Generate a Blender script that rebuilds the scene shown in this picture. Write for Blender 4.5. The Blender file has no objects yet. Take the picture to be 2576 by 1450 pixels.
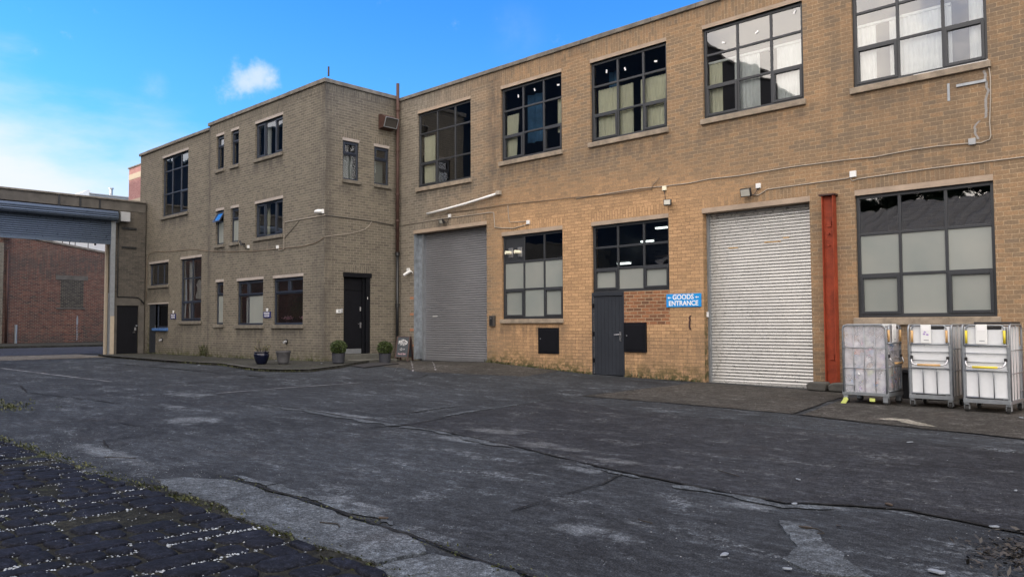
import bpy, bmesh, math, random
from mathutils import Vector, Matrix, noise, geometry
random.seed(7)
R = math.radians
scene = bpy.context.scene
COL = scene.collection

# ------------------------------------------------------------------ camera
CAM = Vector((0, 0, 1.45))
YAW, PIT, ROLL = R(43.7136), R(2.6387), R(-0.2516)
fwd = Vector((-math.sin(YAW) * math.cos(PIT), math.cos(YAW) * math.cos(PIT), math.sin(PIT)))
rgt = Vector((math.cos(YAW), math.sin(YAW), 0))
upv = rgt.cross(fwd)
r2 = rgt * math.cos(ROLL) + upv * math.sin(ROLL)
u2 = upv * math.cos(ROLL) - rgt * math.sin(ROLL)
cd = bpy.data.cameras.new('camera')
cam = bpy.data.objects.new('camera', cd); COL.objects.link(cam)
m = Matrix.Identity(4)
for i in range(3):
    m[i][0], m[i][1], m[i][2], m[i][3] = r2[i], u2[i], -fwd[i], CAM[i]
cam.matrix_world = m
cd.sensor_width = 36.0
cd.lens = 2966.057 / 3840 * 36.0
cd.clip_start = 0.1
cd.clip_end = 3000
scene.camera = cam

# ------------------------------------------------------------------ light
SUN_AZ, SUN_EL = -130.0, 9.0          # degrees from +Y towards +X, and above the horizon
SKY = 0.15
sun_dir = Vector((math.sin(R(SUN_AZ)) * math.cos(R(SUN_EL)), math.cos(R(SUN_AZ)) * math.cos(R(SUN_EL)), math.sin(R(SUN_EL))))
sl = bpy.data.lights.new('sun', 'SUN'); sl.energy = 2.5; sl.angle = R(0.5); sl.color = (1.0, 0.86, 0.70)
so = bpy.data.objects.new('sun', sl); COL.objects.link(so)
so.rotation_euler = sun_dir.to_track_quat('Z', 'Y').to_euler()
scene.view_settings.view_transform = 'Standard'
scene.view_settings.look = 'None'
scene.view_settings.gamma = 1.0
scene.view_settings.exposure = 0.70

class NT:
    """small helper round a node tree"""
    def __init__(s, tree): s.t = tree; s.n = tree.nodes; s.l = tree.links
    def new(s, typ, **kw):
        n = s.n.new(typ)
        for k, v in kw.items():
            if hasattr(n, k) and k not in n.inputs.keys(): setattr(n, k, v)
        return n
    def set(s, sock, v):
        if isinstance(v, bpy.types.NodeSocket): s.l.new(v, sock)
        elif v is not None:
            if sock.type == 'RGBA' and not isinstance(v, float) and len(v) == 3: v = (*v, 1)
            sock.default_value = v
    def math(s, op, a, b=None, c=None, clamp=False):
        n = s.n.new('ShaderNodeMath'); n.operation = op; n.use_clamp = clamp
        s.set(n.inputs[0], a)
        if b is not None: s.set(n.inputs[1], b)
        if c is not None: s.set(n.inputs[2], c)
        return n.outputs[0]
    def vmath(s, op, a, b=None):
        n = s.n.new('ShaderNodeVectorMath'); n.operation = op
        s.set(n.inputs[0], a)
        if b is not None:
            if op == 'SCALE': s.set(n.inputs['Scale'], b)
            else: s.set(n.inputs[1], b)
        return n.outputs['Value'] if op in ('DOT_PRODUCT', 'LENGTH') else n.outputs[0]
    def mix(s, f, a, b, typ='MIX'):
        n = s.n.new('ShaderNodeMix'); n.data_type = 'RGBA'; n.blend_type = typ
        s.set(n.inputs[0], f); s.set(n.inputs[6], a); s.set(n.inputs[7], b)
        return n.outputs[2]
    def rng(s, v, a, b, c=0.0, d=1.0, smooth=True):
        n = s.n.new('ShaderNodeMapRange'); n.interpolation_type = 'SMOOTHSTEP' if smooth else 'LINEAR'
        s.set(n.inputs[0], v); s.set(n.inputs[1], a); s.set(n.inputs[2], b); s.set(n.inputs[3], c); s.set(n.inputs[4], d)
        return n.outputs[0]
    def noise(s, vec, scale, detail=3.0, rough=0.5, dist=0.0):
        n = s.n.new('ShaderNodeTexNoise'); s.set(n.inputs['Vector'], vec)
        n.inputs['Scale'].default_value = scale; n.inputs['Detail'].default_value = detail
        n.inputs['Roughness'].default_value = rough; n.inputs['Distortion'].default_value = dist
        return n.outputs['Fac']
    def ramp(s, f, stops):
        n = s.n.new('ShaderNodeValToRGB'); s.set(n.inputs[0], f)
        e = n.color_ramp.elements
        while len(e) < len(stops): e.new(0.5)
        for k, (p, c) in zip(e, stops): k.position = p; k.color = (*c, 1)
        return n.outputs[0]
    def pos(s): return s.n.new('ShaderNodeNewGeometry').outputs['Position']
    def stretch(s, v, sc): return s.vmath('MULTIPLY', v, sc)

def cam_dir(x, y):        # a direction of sky, from where it stands in the 2575 x 1450 view of the place
    return (fwd + r2 * ((x - 1287.5) / 1989.0) + u2 * ((725 - y) / 1989.0)).normalized()

w = bpy.data.worlds.new('World'); scene.world = w; w.use_nodes = True
N = NT(w.node_tree); N.n.clear()
out = N.new('ShaderNodeOutputWorld'); bg = N.new('ShaderNodeBackground')
sky = N.new('ShaderNodeTexSky'); sky.sky_type = 'NISHITA'; sky.sun_disc = False
sky.sun_elevation = R(SUN_EL); sky.sun_rotation = R(SUN_AZ)
sky.air_density = 1.0; sky.dust_density = 0.3; sky.ozone_density = 3.0
D = N.vmath('NORMALIZE', N.new('ShaderNodeTexCoord').outputs['Generated'])
base = N.mix(1.0, sky.outputs[0], (0.42, 1.14, 1.90), 'MULTIPLY')
sepz = N.new('ShaderNodeSeparateXYZ'); N.l.new(D, sepz.inputs[0])
# a thin veil of cloud low on the left, over the street
d1, d2 = cam_dir(0, 330), cam_dir(350, 460)
nrm = d2.cross(d1).normalized()
if nrm.z > 0: nrm = -nrm
s_ = N.vmath('DOT_PRODUCT', D, tuple(nrm))
nz = N.noise(N.stretch(D, (3, 3, 9)), 2.2, 5, 0.55)
edge = N.math('ADD', s_, N.math('MULTIPLY', N.math('SUBTRACT', nz, 0.5), 0.15))
veil = N.rng(edge, -0.09, 0.06)
col = N.mix(N.math('MULTIPLY', veil, 0.92), base, (4.9, 4.4, 4.2))
# one small fair-weather cloud and two wisps
nz2 = N.noise(D, 14.0, 6, 0.6)
nz3 = N.noise(D, 40.0, 4, 0.6)
def blob(x, y, rad):
    d = N.vmath('DOT_PRODUCT', D, tuple(cam_dir(x, y)))
    return N.rng(N.math('ARCCOSINE', N.math('MINIMUM', d, 1.0)), 0.0, rad, 1.0, 0.0)
col = N.mix(N.rng(sepz.outputs[2], .42, .04, 0.0, .36), col, (1.5, 3.0, 4.0))
cl = None
for x, y, rad, k in ((580, 225, .034, .7), (612, 206, .036, 1.0), (643, 198, .034, 1.0), (672, 205, .026, .85), (625, 232, .03, .6), (556, 240, .026, .4)):
    b = N.math('MULTIPLY', blob(x, y, rad), k)
    cl = b if cl is None else N.math('MAXIMUM', cl, b)
cl = N.rng(N.math('ADD', cl, N.math('MULTIPLY', N.math('SUBTRACT', N.math('ADD', N.math('MULTIPLY', nz2, .55), N.math('MULTIPLY', nz3, .45)), 0.5), 3.4)), 0.30, 1.30, 0.0, 0.85)
wis = N.math('MULTIPLY', N.math('MAXIMUM', blob(385, 217, .022), N.math('MULTIPLY', blob(1300, 80, .05), .25)), N.rng(nz2, .35, .7))
col = N.mix(N.math('MAXIMUM', cl, N.math('MULTIPLY', wis, .35)), col, (3.1, 3.6, 4.1))
# the bright broken cloud in the other half of the sky, behind the viewer and to the right
back = N.vmath('DOT_PRODUCT', D, tuple(Vector((0.38, -0.84, 0.34)).normalized()))
nb = N.noise(N.stretch(D, (1, 1, 2.2)), 3.2, 6, 0.6)
bk = N.math('MULTIPLY', N.rng(back, -0.05, 0.55), N.rng(nb, 0.36, 0.60, 0.34, 1.0))
col = N.mix(bk, col, (18.0, 16.2, 14.4))
N.l.new(col, bg.inputs[0]); bg.inputs[1].default_value = SKY
N.l.new(bg.outputs[0], out.inputs[0])

# ------------------------------------------------------------------ materials
MATS = {}
def mat(name):
    mt = bpy.data.materials.new(name); mt.use_nodes = True; MATS[name] = mt
    t = NT(mt.node_tree); t.n.clear()
    o = t.new('ShaderNodeOutputMaterial'); p = t.new('ShaderNodeBsdfPrincipled')
    t.l.new(p.outputs[0], o.inputs[0])
    return mt, t, p, o
def bump(t, p, h, strength=0.3, dist=0.01):
    b = t.new('ShaderNodeBump'); b.inputs['Strength'].default_value = strength; b.inputs['Distance'].default_value = dist
    t.l.new(h, b.inputs['Height']); t.l.new(b.outputs[0], p.inputs['Normal'])
def plain(name, c, rough=0.6, metal=0.0, var=0.25, scale=6.0, spec=0.5, bmp=0.0):
    mt, t, p, o = mat(name)
    pos = t.new('ShaderNodeTexCoord').outputs['Object']
    n1 = t.noise(pos, scale, 5, 0.6); n2 = t.noise(pos, scale * 9, 3, 0.6)
    f = t.math('ADD', t.math('MULTIPLY', n1, .7), t.math('MULTIPLY', n2, .3))
    k = t.rng(f, 0.3, 0.7, 1 - var, 1 + var, False)
    cc = t.n.new('ShaderNodeCombineColor')
    v = t.vmath('SCALE', tuple(c), k)
    t.l.new(v, p.inputs['Base Color'])
    p.inputs['Roughness'].default_value = rough; p.inputs['Metallic'].default_value = metal
    p.inputs['Specular IOR Level'].default_value = spec
    t.n.remove(cc)
    if var > 0: t.l.new(t.rng(n2, .3, .7, max(.05, rough - .12), min(1, rough + .12), False), p.inputs['Roughness'])
    if bmp: bump(t, p, f, bmp, 0.01)
    return mt

def brick(name, ramp, mortar, drab, bw=0.24, bh=0.0855, ms=0.007, shift=0.7, soot=(.06, .055, .05), mossc=(.05, .055, .02)):
    mt, t, p, o = mat(name)
    uv = t.new('ShaderNodeUVMap').outputs[0]; pos = t.pos()
    wob = t.new('ShaderNodeTexNoise'); wob.inputs['Scale'].default_value = 9.0; t.l.new(pos, wob.inputs['Vector'])
    uvd = t.vmath('ADD', uv, t.vmath('SCALE', t.vmath('SUBTRACT', wob.outputs['Color'], (.5, .5, .5)), 0.010))
    bt = t.new('ShaderNodeTexBrick')
    t.l.new(uvd, bt.inputs['Vector'])
    bt.inputs['Color1'].default_value = (0, 0, 0, 1); bt.inputs['Color2'].default_value = (1, 1, 1, 1); bt.inputs['Mortar'].default_value = (.5, .5, .5, 1)
    bt.inputs['Scale'].default_value = 1.0; bt.inputs['Mortar Size'].default_value = ms; bt.inputs['Mortar Smooth'].default_value = 0.35
    bt.inputs['Brick Width'].default_value = bw; bt.inputs['Row Height'].default_value = bh
    rnd = bt.outputs['Color']; mf = bt.outputs['Fac']
    def at(n):
        a = t.new('ShaderNodeAttribute'); a.attribute_name = n; return a.outputs['Fac']
    grime, moss, warm = at('grime'), at('moss'), at('warm')
    band = t.noise(t.stretch(pos, (.22, .22, 1.0)), 1.1, 4, 0.6)
    big = t.noise(pos, 0.55, 4, 0.6)
    fine = t.noise(pos, 38.0, 4, 0.65)
    med = t.noise(t.stretch(pos, (1, 1, .5)), 5.0, 4, 0.65)
    rn2 = t.math('ADD', t.math('MULTIPLY', rnd, .68), .16)
    r = t.math('ADD', rn2, t.math('MULTIPLY', t.math('SUBTRACT', t.math('ADD', t.math('MULTIPLY', band, .65), t.math('MULTIPLY', big, .35)), 0.5), shift * 3.2)); r = t.math('ADD', r, t.math('MULTIPLY', t.math('SUBTRACT', t.math('MAXIMUM', warm, 1.0), 1.0), .30))
    bc = t.ramp(r, ramp)
    bc = t.mix(t.math('MULTIPLY', t.math('SUBTRACT', 1.0, warm), 0.92), bc, t.mix(rnd, tuple(x * .82 for x in drab), tuple(x * 1.16 for x in drab)))
    bc = t.mix(t.math('MULTIPLY', t.math('SUBTRACT', t.math('MAXIMUM', warm, 1.0), 1.0), .62), bc, t.mix(rnd, (.450, .272, .138), (.60, .368, .192)))
    mc = t.mix(t.math('MULTIPLY', t.math('SUBTRACT', 1.0, warm), .8), mortar, tuple(x * 1.95 for x in drab))
    mc = t.mix(t.math('MULTIPLY', t.math('SUBTRACT', t.math('MAXIMUM', warm, 1.0), 1.0), .85), mc, (.150, .090, .050))
    mf2 = t.math('MULTIPLY', mf, t.rng(med, .30, .62, .45, 1.0))
    c = t.mix(mf2, bc, mc)
    c = t.mix(1.0, c, t.ramp(fine, [(0.25, (.70, .70, .70)), (.75, (1.25, 1.25, 1.25))]), 'MULTIPLY')
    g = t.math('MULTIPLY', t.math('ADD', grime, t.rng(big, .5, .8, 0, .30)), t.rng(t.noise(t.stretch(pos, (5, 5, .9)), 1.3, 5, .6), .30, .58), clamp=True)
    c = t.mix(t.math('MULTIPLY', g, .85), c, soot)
    c = t.mix(t.math('MULTIPLY', moss, t.rng(t.noise(pos, 7.0, 5, .65), .38, .60)), c, mossc)
    wsp = t.rng(t.noise(pos, 21.0, 2, .5), .76, .80)                       # lime specks
    c = t.mix(t.math('MULTIPLY', wsp, .45), c, (.42, .38, .33))
    t.l.new(c, p.inputs['Base Color']); p.inputs['Roughness'].default_value = 0.88; p.inputs['Specular IOR Level'].default_value = .25
    h = t.math('ADD', t.math('MULTIPLY', t.math('SUBTRACT', 1.0, mf), 1.0), t.math('MULTIPLY', fine, .5))
    bump(t, p, h, 0.5, 0.008)
    return mt

brick('buff_brick', [(0.0, (.190, .142, .098)), (.30, (.218, .155, .098)), (.60, (.262, .174, .102)), (1.0, (.325, .206, .114))], (.37, .275, .175), (.185, .168, .138))
brick('wing_brick', [(0.0, (.108, .094, .073)), (.35, (.140, .121, .091)), (.7, (.168, .145, .106)), (1.0, (.200, .170, .122))], (.30, .27, .22), (.134, .122, .100), shift=.35)
brick('gate_brick', [(0.0, (.045, .042, .038)), (.4, (.075, .068, .058)), (1.0, (.11, .098, .08))], (.13, .12, .10), (.09, .08, .07), shift=.5)
brick('red_brick', [(0.0, (.030, .022, .022)), (.35, (.085, .036, .028)), (.7, (.130, .050, .036)), (1.0, (.175, .088, .060))], (.19, .155, .125), (.12, .06, .05), bw=.25, bh=.09, ms=.014, shift=.62)
brick('blocked_brick', [(0.0, (.018, .017, .018)), (.5, (.035, .032, .03)), (1.0, (.075, .066, .056))], (.13, .12, .095), (.1, .09, .08), bw=.25, bh=.09, ms=.014, shift=.2)
brick('infill_brick', [(0.0, (.11, .06, .038)), (.4, (.21, .095, .05)), (.75, (.29, .13, .065)), (1.0, (.36, .19, .10))], (.36, .27, .17), (.2, .12, .08), bw=.235, bh=.085, ms=.011, shift=.25)
brick('pink_brick', [(0.0, (.30, .15, .145)), (.5, (.36, .18, .175)), (1.0, (.42, .23, .22))], (.42, .30, .28), (.4, .18, .16), shift=.2)
brick('dark_brick', [(0.0, (.026, .025, .030)), (.5, (.040, .037, .043)), (1.0, (.052, .047, .052))], (.055, .052, .055), (.03, .028, .03), shift=.4)

plain('concrete_trim', (.34, .265, .20), .85, var=.22, scale=3, bmp=.2)
plain('sill_stone', (.25, .205, .155), .9, var=.45, scale=5, bmp=.3)
plain('wing_sill', (.14, .125, .10), .9, var=.45, scale=5, bmp=.3)
plain('wing_lintel', (.34, .30, .27), .85, var=.2, scale=3)
plain('coping_stone', (.15, .135, .115), .9, var=.5, scale=4, bmp=.35)
plain('gate_concrete', (.085, .078, .068), .9, var=.4, scale=2.5, bmp=.3)
plain('frame_grey', (.030, .033, .038), .40, var=.12, spec=.4)
plain('frame_sky_tint', (.017, .024, .040), .40, var=.15)  # grey frame paint with the blue of the sky put into its colour
plain('door_grey', (.024, .028, .036), .5, var=.15, scale=2, spec=.3)
plain('black_paint', (.004, .0045, .007), .55, var=.3, scale=4, spec=.2)
plain('dark_room', (.050, .048, .050), .9, var=.3, scale=1)
plain('maroon_room', (.065, .038, .042), .9, var=.3, scale=1)
plain('blind_cream', (.80, .76, .58), .8, var=.08)
plain('blind_white', (.80, .80, .78), .8, var=.08)
plain('curtain_blue', (.06, .16, .30), .8, var=.3)
plain('galvanised', (.27, .29, .31), .42, metal=.55, var=.18, scale=8)
plain('shutter_bright', (.455, .45, .43), .33, metal=.55, var=.13, scale=1.5)
plain('shutter_shaded', (.235, .24, .255), .40, metal=.5, var=.10, scale=1.2)  # darker copy of the shutter metal; recess shade and dark reflections painted in
plain('shutter_blue', (.082, .108, .15), .36, metal=.6, var=.1, scale=1.2)
plain('white_plastic', (.70, .71, .70), .45, var=.06, scale=3)
plain('cage_panel', (.66, .68, .70), .40, var=.08, scale=2)
plain('grey_plastic', (.33, .34, .35), .5, var=.1)
plain('black_plastic', (.012, .012, .014), .5, var=.2)
plain('rubber', (.015, .015, .015), .8, var=.2)
plain('wood_grip', (.56, .34, .14), .55, var=.2, scale=14)
plain('yellow_grip', (.62, .50, .03), .45, var=.1)
plain('red_oxide', (.245, .042, .018), .6, var=.5, scale=4, bmp=.15, spec=.3)
plain('rust_iron', (.055, .025, .019), .7, var=.45, scale=7)
plain('iron_black', (.012, .013, .015), .35, var=.2)
plain('cable_white', (.34, .30, .25), .6, var=.15)
plain('cable_dark', (.05, .045, .04), .6, var=.2)
plain('cable_brown', (.17, .125, .085), .7, var=.2)
plain('stone_kerb', (.062, .060, .054), .9, var=.45, scale=6, bmp=.4)
plain('stone_step', (.085, .085, .075), .9, var=.35, scale=6, bmp=.3)
plain('navy_glaze', (.004, .006, .018), .10, var=.3, scale=8)
plain('pot_grey', (.048, .048, .052), .65, var=.12)
plain('pot_slate', (.022, .024, .032), .7, var=.3, scale=9)
plain('soil', (.03, .022, .015), .95, var=.4, scale=20)
plain('mat_black', (.012, .012, .014), .95, var=.2, scale=40)
plain('sign_blue', (.010, .26, .66), .4, var=.05)
plain('sign_navy', (.012, .018, .12), .4, var=.05)
plain('sign_white', (.78, .78, .78), .5, var=.03)
plain('chalk_board', (.030, .038, .048), .55, var=.2, scale=6)
plain('board_wood', (.045, .022, .018), .5, var=.3, scale=9)
plain('chalk_white', (.62, .62, .62), .9, var=.15, scale=30)
plain('chalk_pink', (.55, .36, .40), .9, var=.15, scale=30)
plain('steel', (.55, .55, .56), .3, metal=.9, var=.1)
plain('blue_ledge', (.05, .13, .32), .7, var=.3, scale=9)
plain('jamb_paint', (.19, .215, .24), .8, var=.45, scale=5)
plain('sealant', (.27, .26, .25), .8, var=.35, scale=14)
plain('jamb_brick', (.36, .17, .10), .85, var=.2, scale=9)
plain('lamp_glass', (.42, .41, .36), .2, var=.03)
plain('paper_white', (.19, .21, .235), .8, var=.12, scale=14)
plain('paper_lime', (.52, .58, .16), .7, var=.1)
plain('leaf_brown', (.045, .030, .018), .8, var=.3, scale=20)
plain('twig_dark', (.018, .015, .012), .9, var=.2)
plain('cladding_white', (.60, .62, .62), .6, var=.08, scale=.4)
plain('roof_grey', (.30, .32, .34), .7, var=.12, scale=.5)
plain('cream_band', (.40, .34, .26), .8, var=.1)
plain('red_metal', (.50, .02, .03), .4, var=.1)
plain('white_mark', (.17, .17, .18), .8, var=.5, scale=9)
plain('mural_white', (.60, .58, .55), .8, var=.2)
plain('shed_sheet', (.20, .18, .16), .6, metal=.0, var=.2)
plain('flower_pink', (.55, .30, .38), .8, var=.2)
plain('trash_orange', (.62, .22, .10), .7, var=.2)
plain('trash_blue', (.10, .28, .55), .7, var=.2)
plain('trash_violet', (.36, .25, .52), .7, var=.2)
plain('trash_brown', (.30, .20, .13), .7, var=.2)

def leafmat(name, a, b):
    mt, t, p, o = mat(name)
    oi = t.new('ShaderNodeNewGeometry')
    c = t.ramp(oi.outputs['Random Per Island'], [(0, a), (1, b)])
    t.l.new(c, p.inputs['Base Color']); p.inputs['Roughness'].default_value = .5
    try: p.inputs['Transmission Weight'].default_value = 0.0
    except Exception: pass
    return mt
leafmat('box_leaf', (.012, .026, .006), (.055, .082, .014))
leafmat('weed_leaf', (.030, .042, .012), (.10, .105, .035))
leafmat('tree_leaf', (.012, .022, .008), (.05, .065, .02))
leafmat('dry_leaf', (.012, .012, .010), (.055, .046, .034))
leafmat('chip_white', (.10, .11, .12), (.36, .39, .41))
leafmat('yard_chip', (.07, .072, .076), (.26, .27, .28))
leafmat('plant_leaf', (.05, .06, .02), (.16, .13, .06))

def glass(name, tint, refl=1.0, base=0.04, rough=0.015):
    mt, t, p, o = mat(name); t.n.remove(p)
    tr = t.new('ShaderNodeBsdfTransparent'); tr.inputs[0].default_value = (*tint, 1)
    gl = t.new('ShaderNodeBsdfGlossy'); gl.inputs['Roughness'].default_value = rough; gl.inputs[0].default_value = (.95, .97, 1, 1)
    fr = t.new('ShaderNodeFresnel'); fr.inputs[0].default_value = 1.5
    nz = t.noise(t.pos(), 0.9, 2, .5)
    b = t.new('ShaderNodeBump'); b.inputs['Strength'].default_value = .10; b.inputs['Distance'].default_value = .05
    t.l.new(nz, b.inputs['Height']); t.l.new(b.outputs[0], gl.inputs['Normal'])
    mx = t.new('ShaderNodeMixShader')
    t.l.new(t.math('ADD', t.math('MULTIPLY', fr.outputs[0], refl), base, clamp=True), mx.inputs[0])
    t.l.new(tr.outputs[0], mx.inputs[1]); t.l.new(gl.outputs[0], mx.inputs[2]); t.l.new(mx.outputs[0], o.inputs[0])
glass('window_glass', (.82, .86, .86), 1.8, .075)
glass('bag_plastic', (.62, .62, .64), .6, .03, .25)
def milky(name, c, op):
    mt, t, p, o = mat(name)
    tr = t.new('ShaderNodeBsdfTransparent'); mx = t.new('ShaderNodeMixShader')
    p.inputs['Base Color'].default_value = (*c, 1); p.inputs['Roughness'].default_value = .35
    nz = t.noise(t.pos(), 6.0, 4, .6)
    t.l.new(t.rng(nz, .3, .7, op - .12, op + .12), mx.inputs[0])
    t.l.new(tr.outputs[0], mx.inputs[1]); t.l.new(p.outputs[0], mx.inputs[2]); t.l.new(mx.outputs[0], o.inputs[0])
milky('clear_sheet', (.72, .73, .78), .36)
mt, t, p, o = mat('frosted_glass')
n_ = t.noise(t.pos(), 1.1, 3, .5)
rp_ = t.new('ShaderNodeNewGeometry').outputs['Random Per Island']
t.l.new(t.vmath('SCALE', t.ramp(n_, [(.3, (.205, .228, .215)), (.7, (.262, .272, .25))]), t.rng(rp_, 0, 1, .88, 1.10, False)), p.inputs['Base Color'])
p.inputs['Roughness'].default_value = .32; p.inputs['Specular IOR Level'].default_value = .6
mt, t, p, o = mat('tube_light'); p.inputs['Base Color'].default_value = (.9, .9, .9, 1)
p.inputs['Emission Color'].default_value = (.92, 1, .95, 1); p.inputs['Emission Strength'].default_value = 2.2

def ground_mat(name, c, light, dark, wear=.6, chips=.5, rough=.9, st=(1, 1, 1), big=.35, bmp=.5, moss=0.0, blotches=()):
    mt, t, p, o = mat(name); pos = t.pos()
    n1 = t.noise(pos, big, 5, .6); n2 = t.noise(t.stretch(pos, st), 1.7, 6, .68, .3)
    n3 = t.noise(pos, 26.0, 5, .7); n4 = t.noise(pos, 95.0, 3, .6)
    col = t.mix(t.rng(n1, .32, .68), dark, c)
    wm = t.math('MULTIPLY', t.rng(n2, .50, .70), t.rng(t.noise(pos, 17.0, 6, .8), .46, .58))
    col = t.mix(t.math('MULTIPLY', wm, wear), col, light)
    col = t.mix(t.math('MULTIPLY', t.rng(t.noise(pos, 1.0, 4, .6), .56, .72), .35), col, tuple(x * y for x, y in zip(c, (1.10, .98, .92))))
    if blotches:                                                        # where the surface is worn down to the pale concrete
        nn = t.noise(pos, 2.6, 7, .72); bb = None
        for bx, by, rx, ry in blotches:
            dd = t.vmath('LENGTH', t.vmath('MULTIPLY', t.vmath('SUBTRACT', pos, (bx, by, 0)), (1 / rx, 1 / ry, 0)))
            e = t.rng(dd, .2, 1.5, 1.0, 0.0); bb = e if bb is None else t.math('MAXIMUM', bb, e)
        bm_ = t.rng(t.math('ADD', t.math('MULTIPLY', bb, .34), nn), .68, .90)
        col = t.mix(t.math('MULTIPLY', bm_, .7), col, light)
    if moss: col = t.mix(t.math('MULTIPLY', t.rng(t.noise(pos, 1.3, 6, .7), .52, .66), moss), col, (.032, .036, .014))
    col = t.mix(1.0, col, t.ramp(n3, [(.28, (.55, .55, .55)), (.5, (1, 1, 1)), (.72, (1.5, 1.5, 1.5))]), 'MULTIPLY')
    col = t.mix(1.0, col, t.ramp(n4, [(.32, (.45, .45, .45)), (.5, (.95, .95, .95)), (.66, (1.9, 1.9, 1.9))]), 'MULTIPLY')
    n5 = t.noise(t.stretch(pos, st), 6.5, 7, .78)
    col = t.mix(1.0, col, t.ramp(n5, [(.30, (.55, .55, .55)), (.5, (1, 1, 1)), (.66, (1.7, 1.74, 1.78))]), 'MULTIPLY')
    col = t.mix(t.math('MULTIPLY', t.rng(t.noise(pos, .75, 5, .65), .60, .72), .45), col, tuple(x * .6 for x in dark))
    vor = t.new('ShaderNodeTexVoronoi'); vor.inputs['Scale'].default_value = 34.0; t.l.new(pos, vor.inputs['Vector'])
    sp = t.math('MULTIPLY', t.rng(vor.outputs['Distance'], .10, .17, 1, 0), t.rng(t.noise(pos, 9.0, 2, .5), .55, .68))
    col = t.mix(t.math('MULTIPLY', sp, chips), col, tuple(min(1, x * 4.0) for x in light))
    t.l.new(col, p.inputs['Base Color']); p.inputs['Roughness'].default_value = rough; p.inputs['Specular IOR Level'].default_value = .12
    bump(t, p, t.math('ADD', n3, t.math('MULTIPLY', n4, .5)), bmp, .012)
ground_mat('yard_asphalt', (.034, .038, .043), (.112, .123, .134), (.021, .023, .026), wear=1.0, st=(.6, 1.4, 1),
           blotches=((-11.5, 5.25, .75, .55), (-15.4, 6.9, .9, .5), (-10.6, 7.2, 1.5, .22), (-7.2, 6.8, .8, .22), (-5.0, 6.2, .4, .12), (-3.0, 5.9, .35, .2), (-2.6, 6.25, .4, .12), (-9.3, 3.3, 1.4, .25), (-3.4, 4.4, .5, .2), (-5.4, 3.75, 1.0, .16), (-13.6, 5.8, .6, .2)))
ground_mat('yard_dark', (.027, .029, .033), (.090, .094, .098), (.018, .019, .022), wear=1.0, st=(.7, 1.3, 1), blotches=((-7.6, 7.6, .7, .3), (-6.2, 7.1, .9, .25), (-5.0, 6.8, .8, .2)))
ground_mat('yard_pale', (.068, .076, .084), (.100, .110, .118), (.050, .056, .062), wear=.6, chips=.15, big=1.2)
ground_mat('yard_brown', (.050, .047, .043), (.11, .105, .098), (.034, .032, .029), wear=.8)
ground_mat('pavement_stone', (.040, .040, .036), (.10, .097, .085), (.026, .026, .023), wear=.5, moss=.5)
ground_mat('road_asphalt', (.036, .040, .052), (.06, .06, .07), (.030, .033, .042), wear=.4, chips=.1)
ground_mat('threshold_concrete', (.11, .10, .085), (.15, .14, .12), (.08, .072, .06), wear=.5, chips=.1)
ground_mat('cobble_stone', (.010, .011, .017), (.021, .023, .032), (.007, .008, .012), wear=.5, chips=.2, big=2.2, rough=.85)
ground_mat('cobble_soil', (.018, .017, .013), (.038, .036, .026), (.011, .011, .008), wear=.6, chips=.9, moss=.7)
ground_mat('seam_dark', (.018, .018, .018), (.070, .072, .074), (.012, .012, .012), wear=.5, chips=.1)
ground_mat('plaster_spill', (.24, .225, .195), (.32, .30, .27), (.17, .16, .13), wear=.6, chips=0)
ground_mat('far_land', (.05, .05, .045), (.07, .07, .06), (.04, .04, .035), chips=0)

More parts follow.
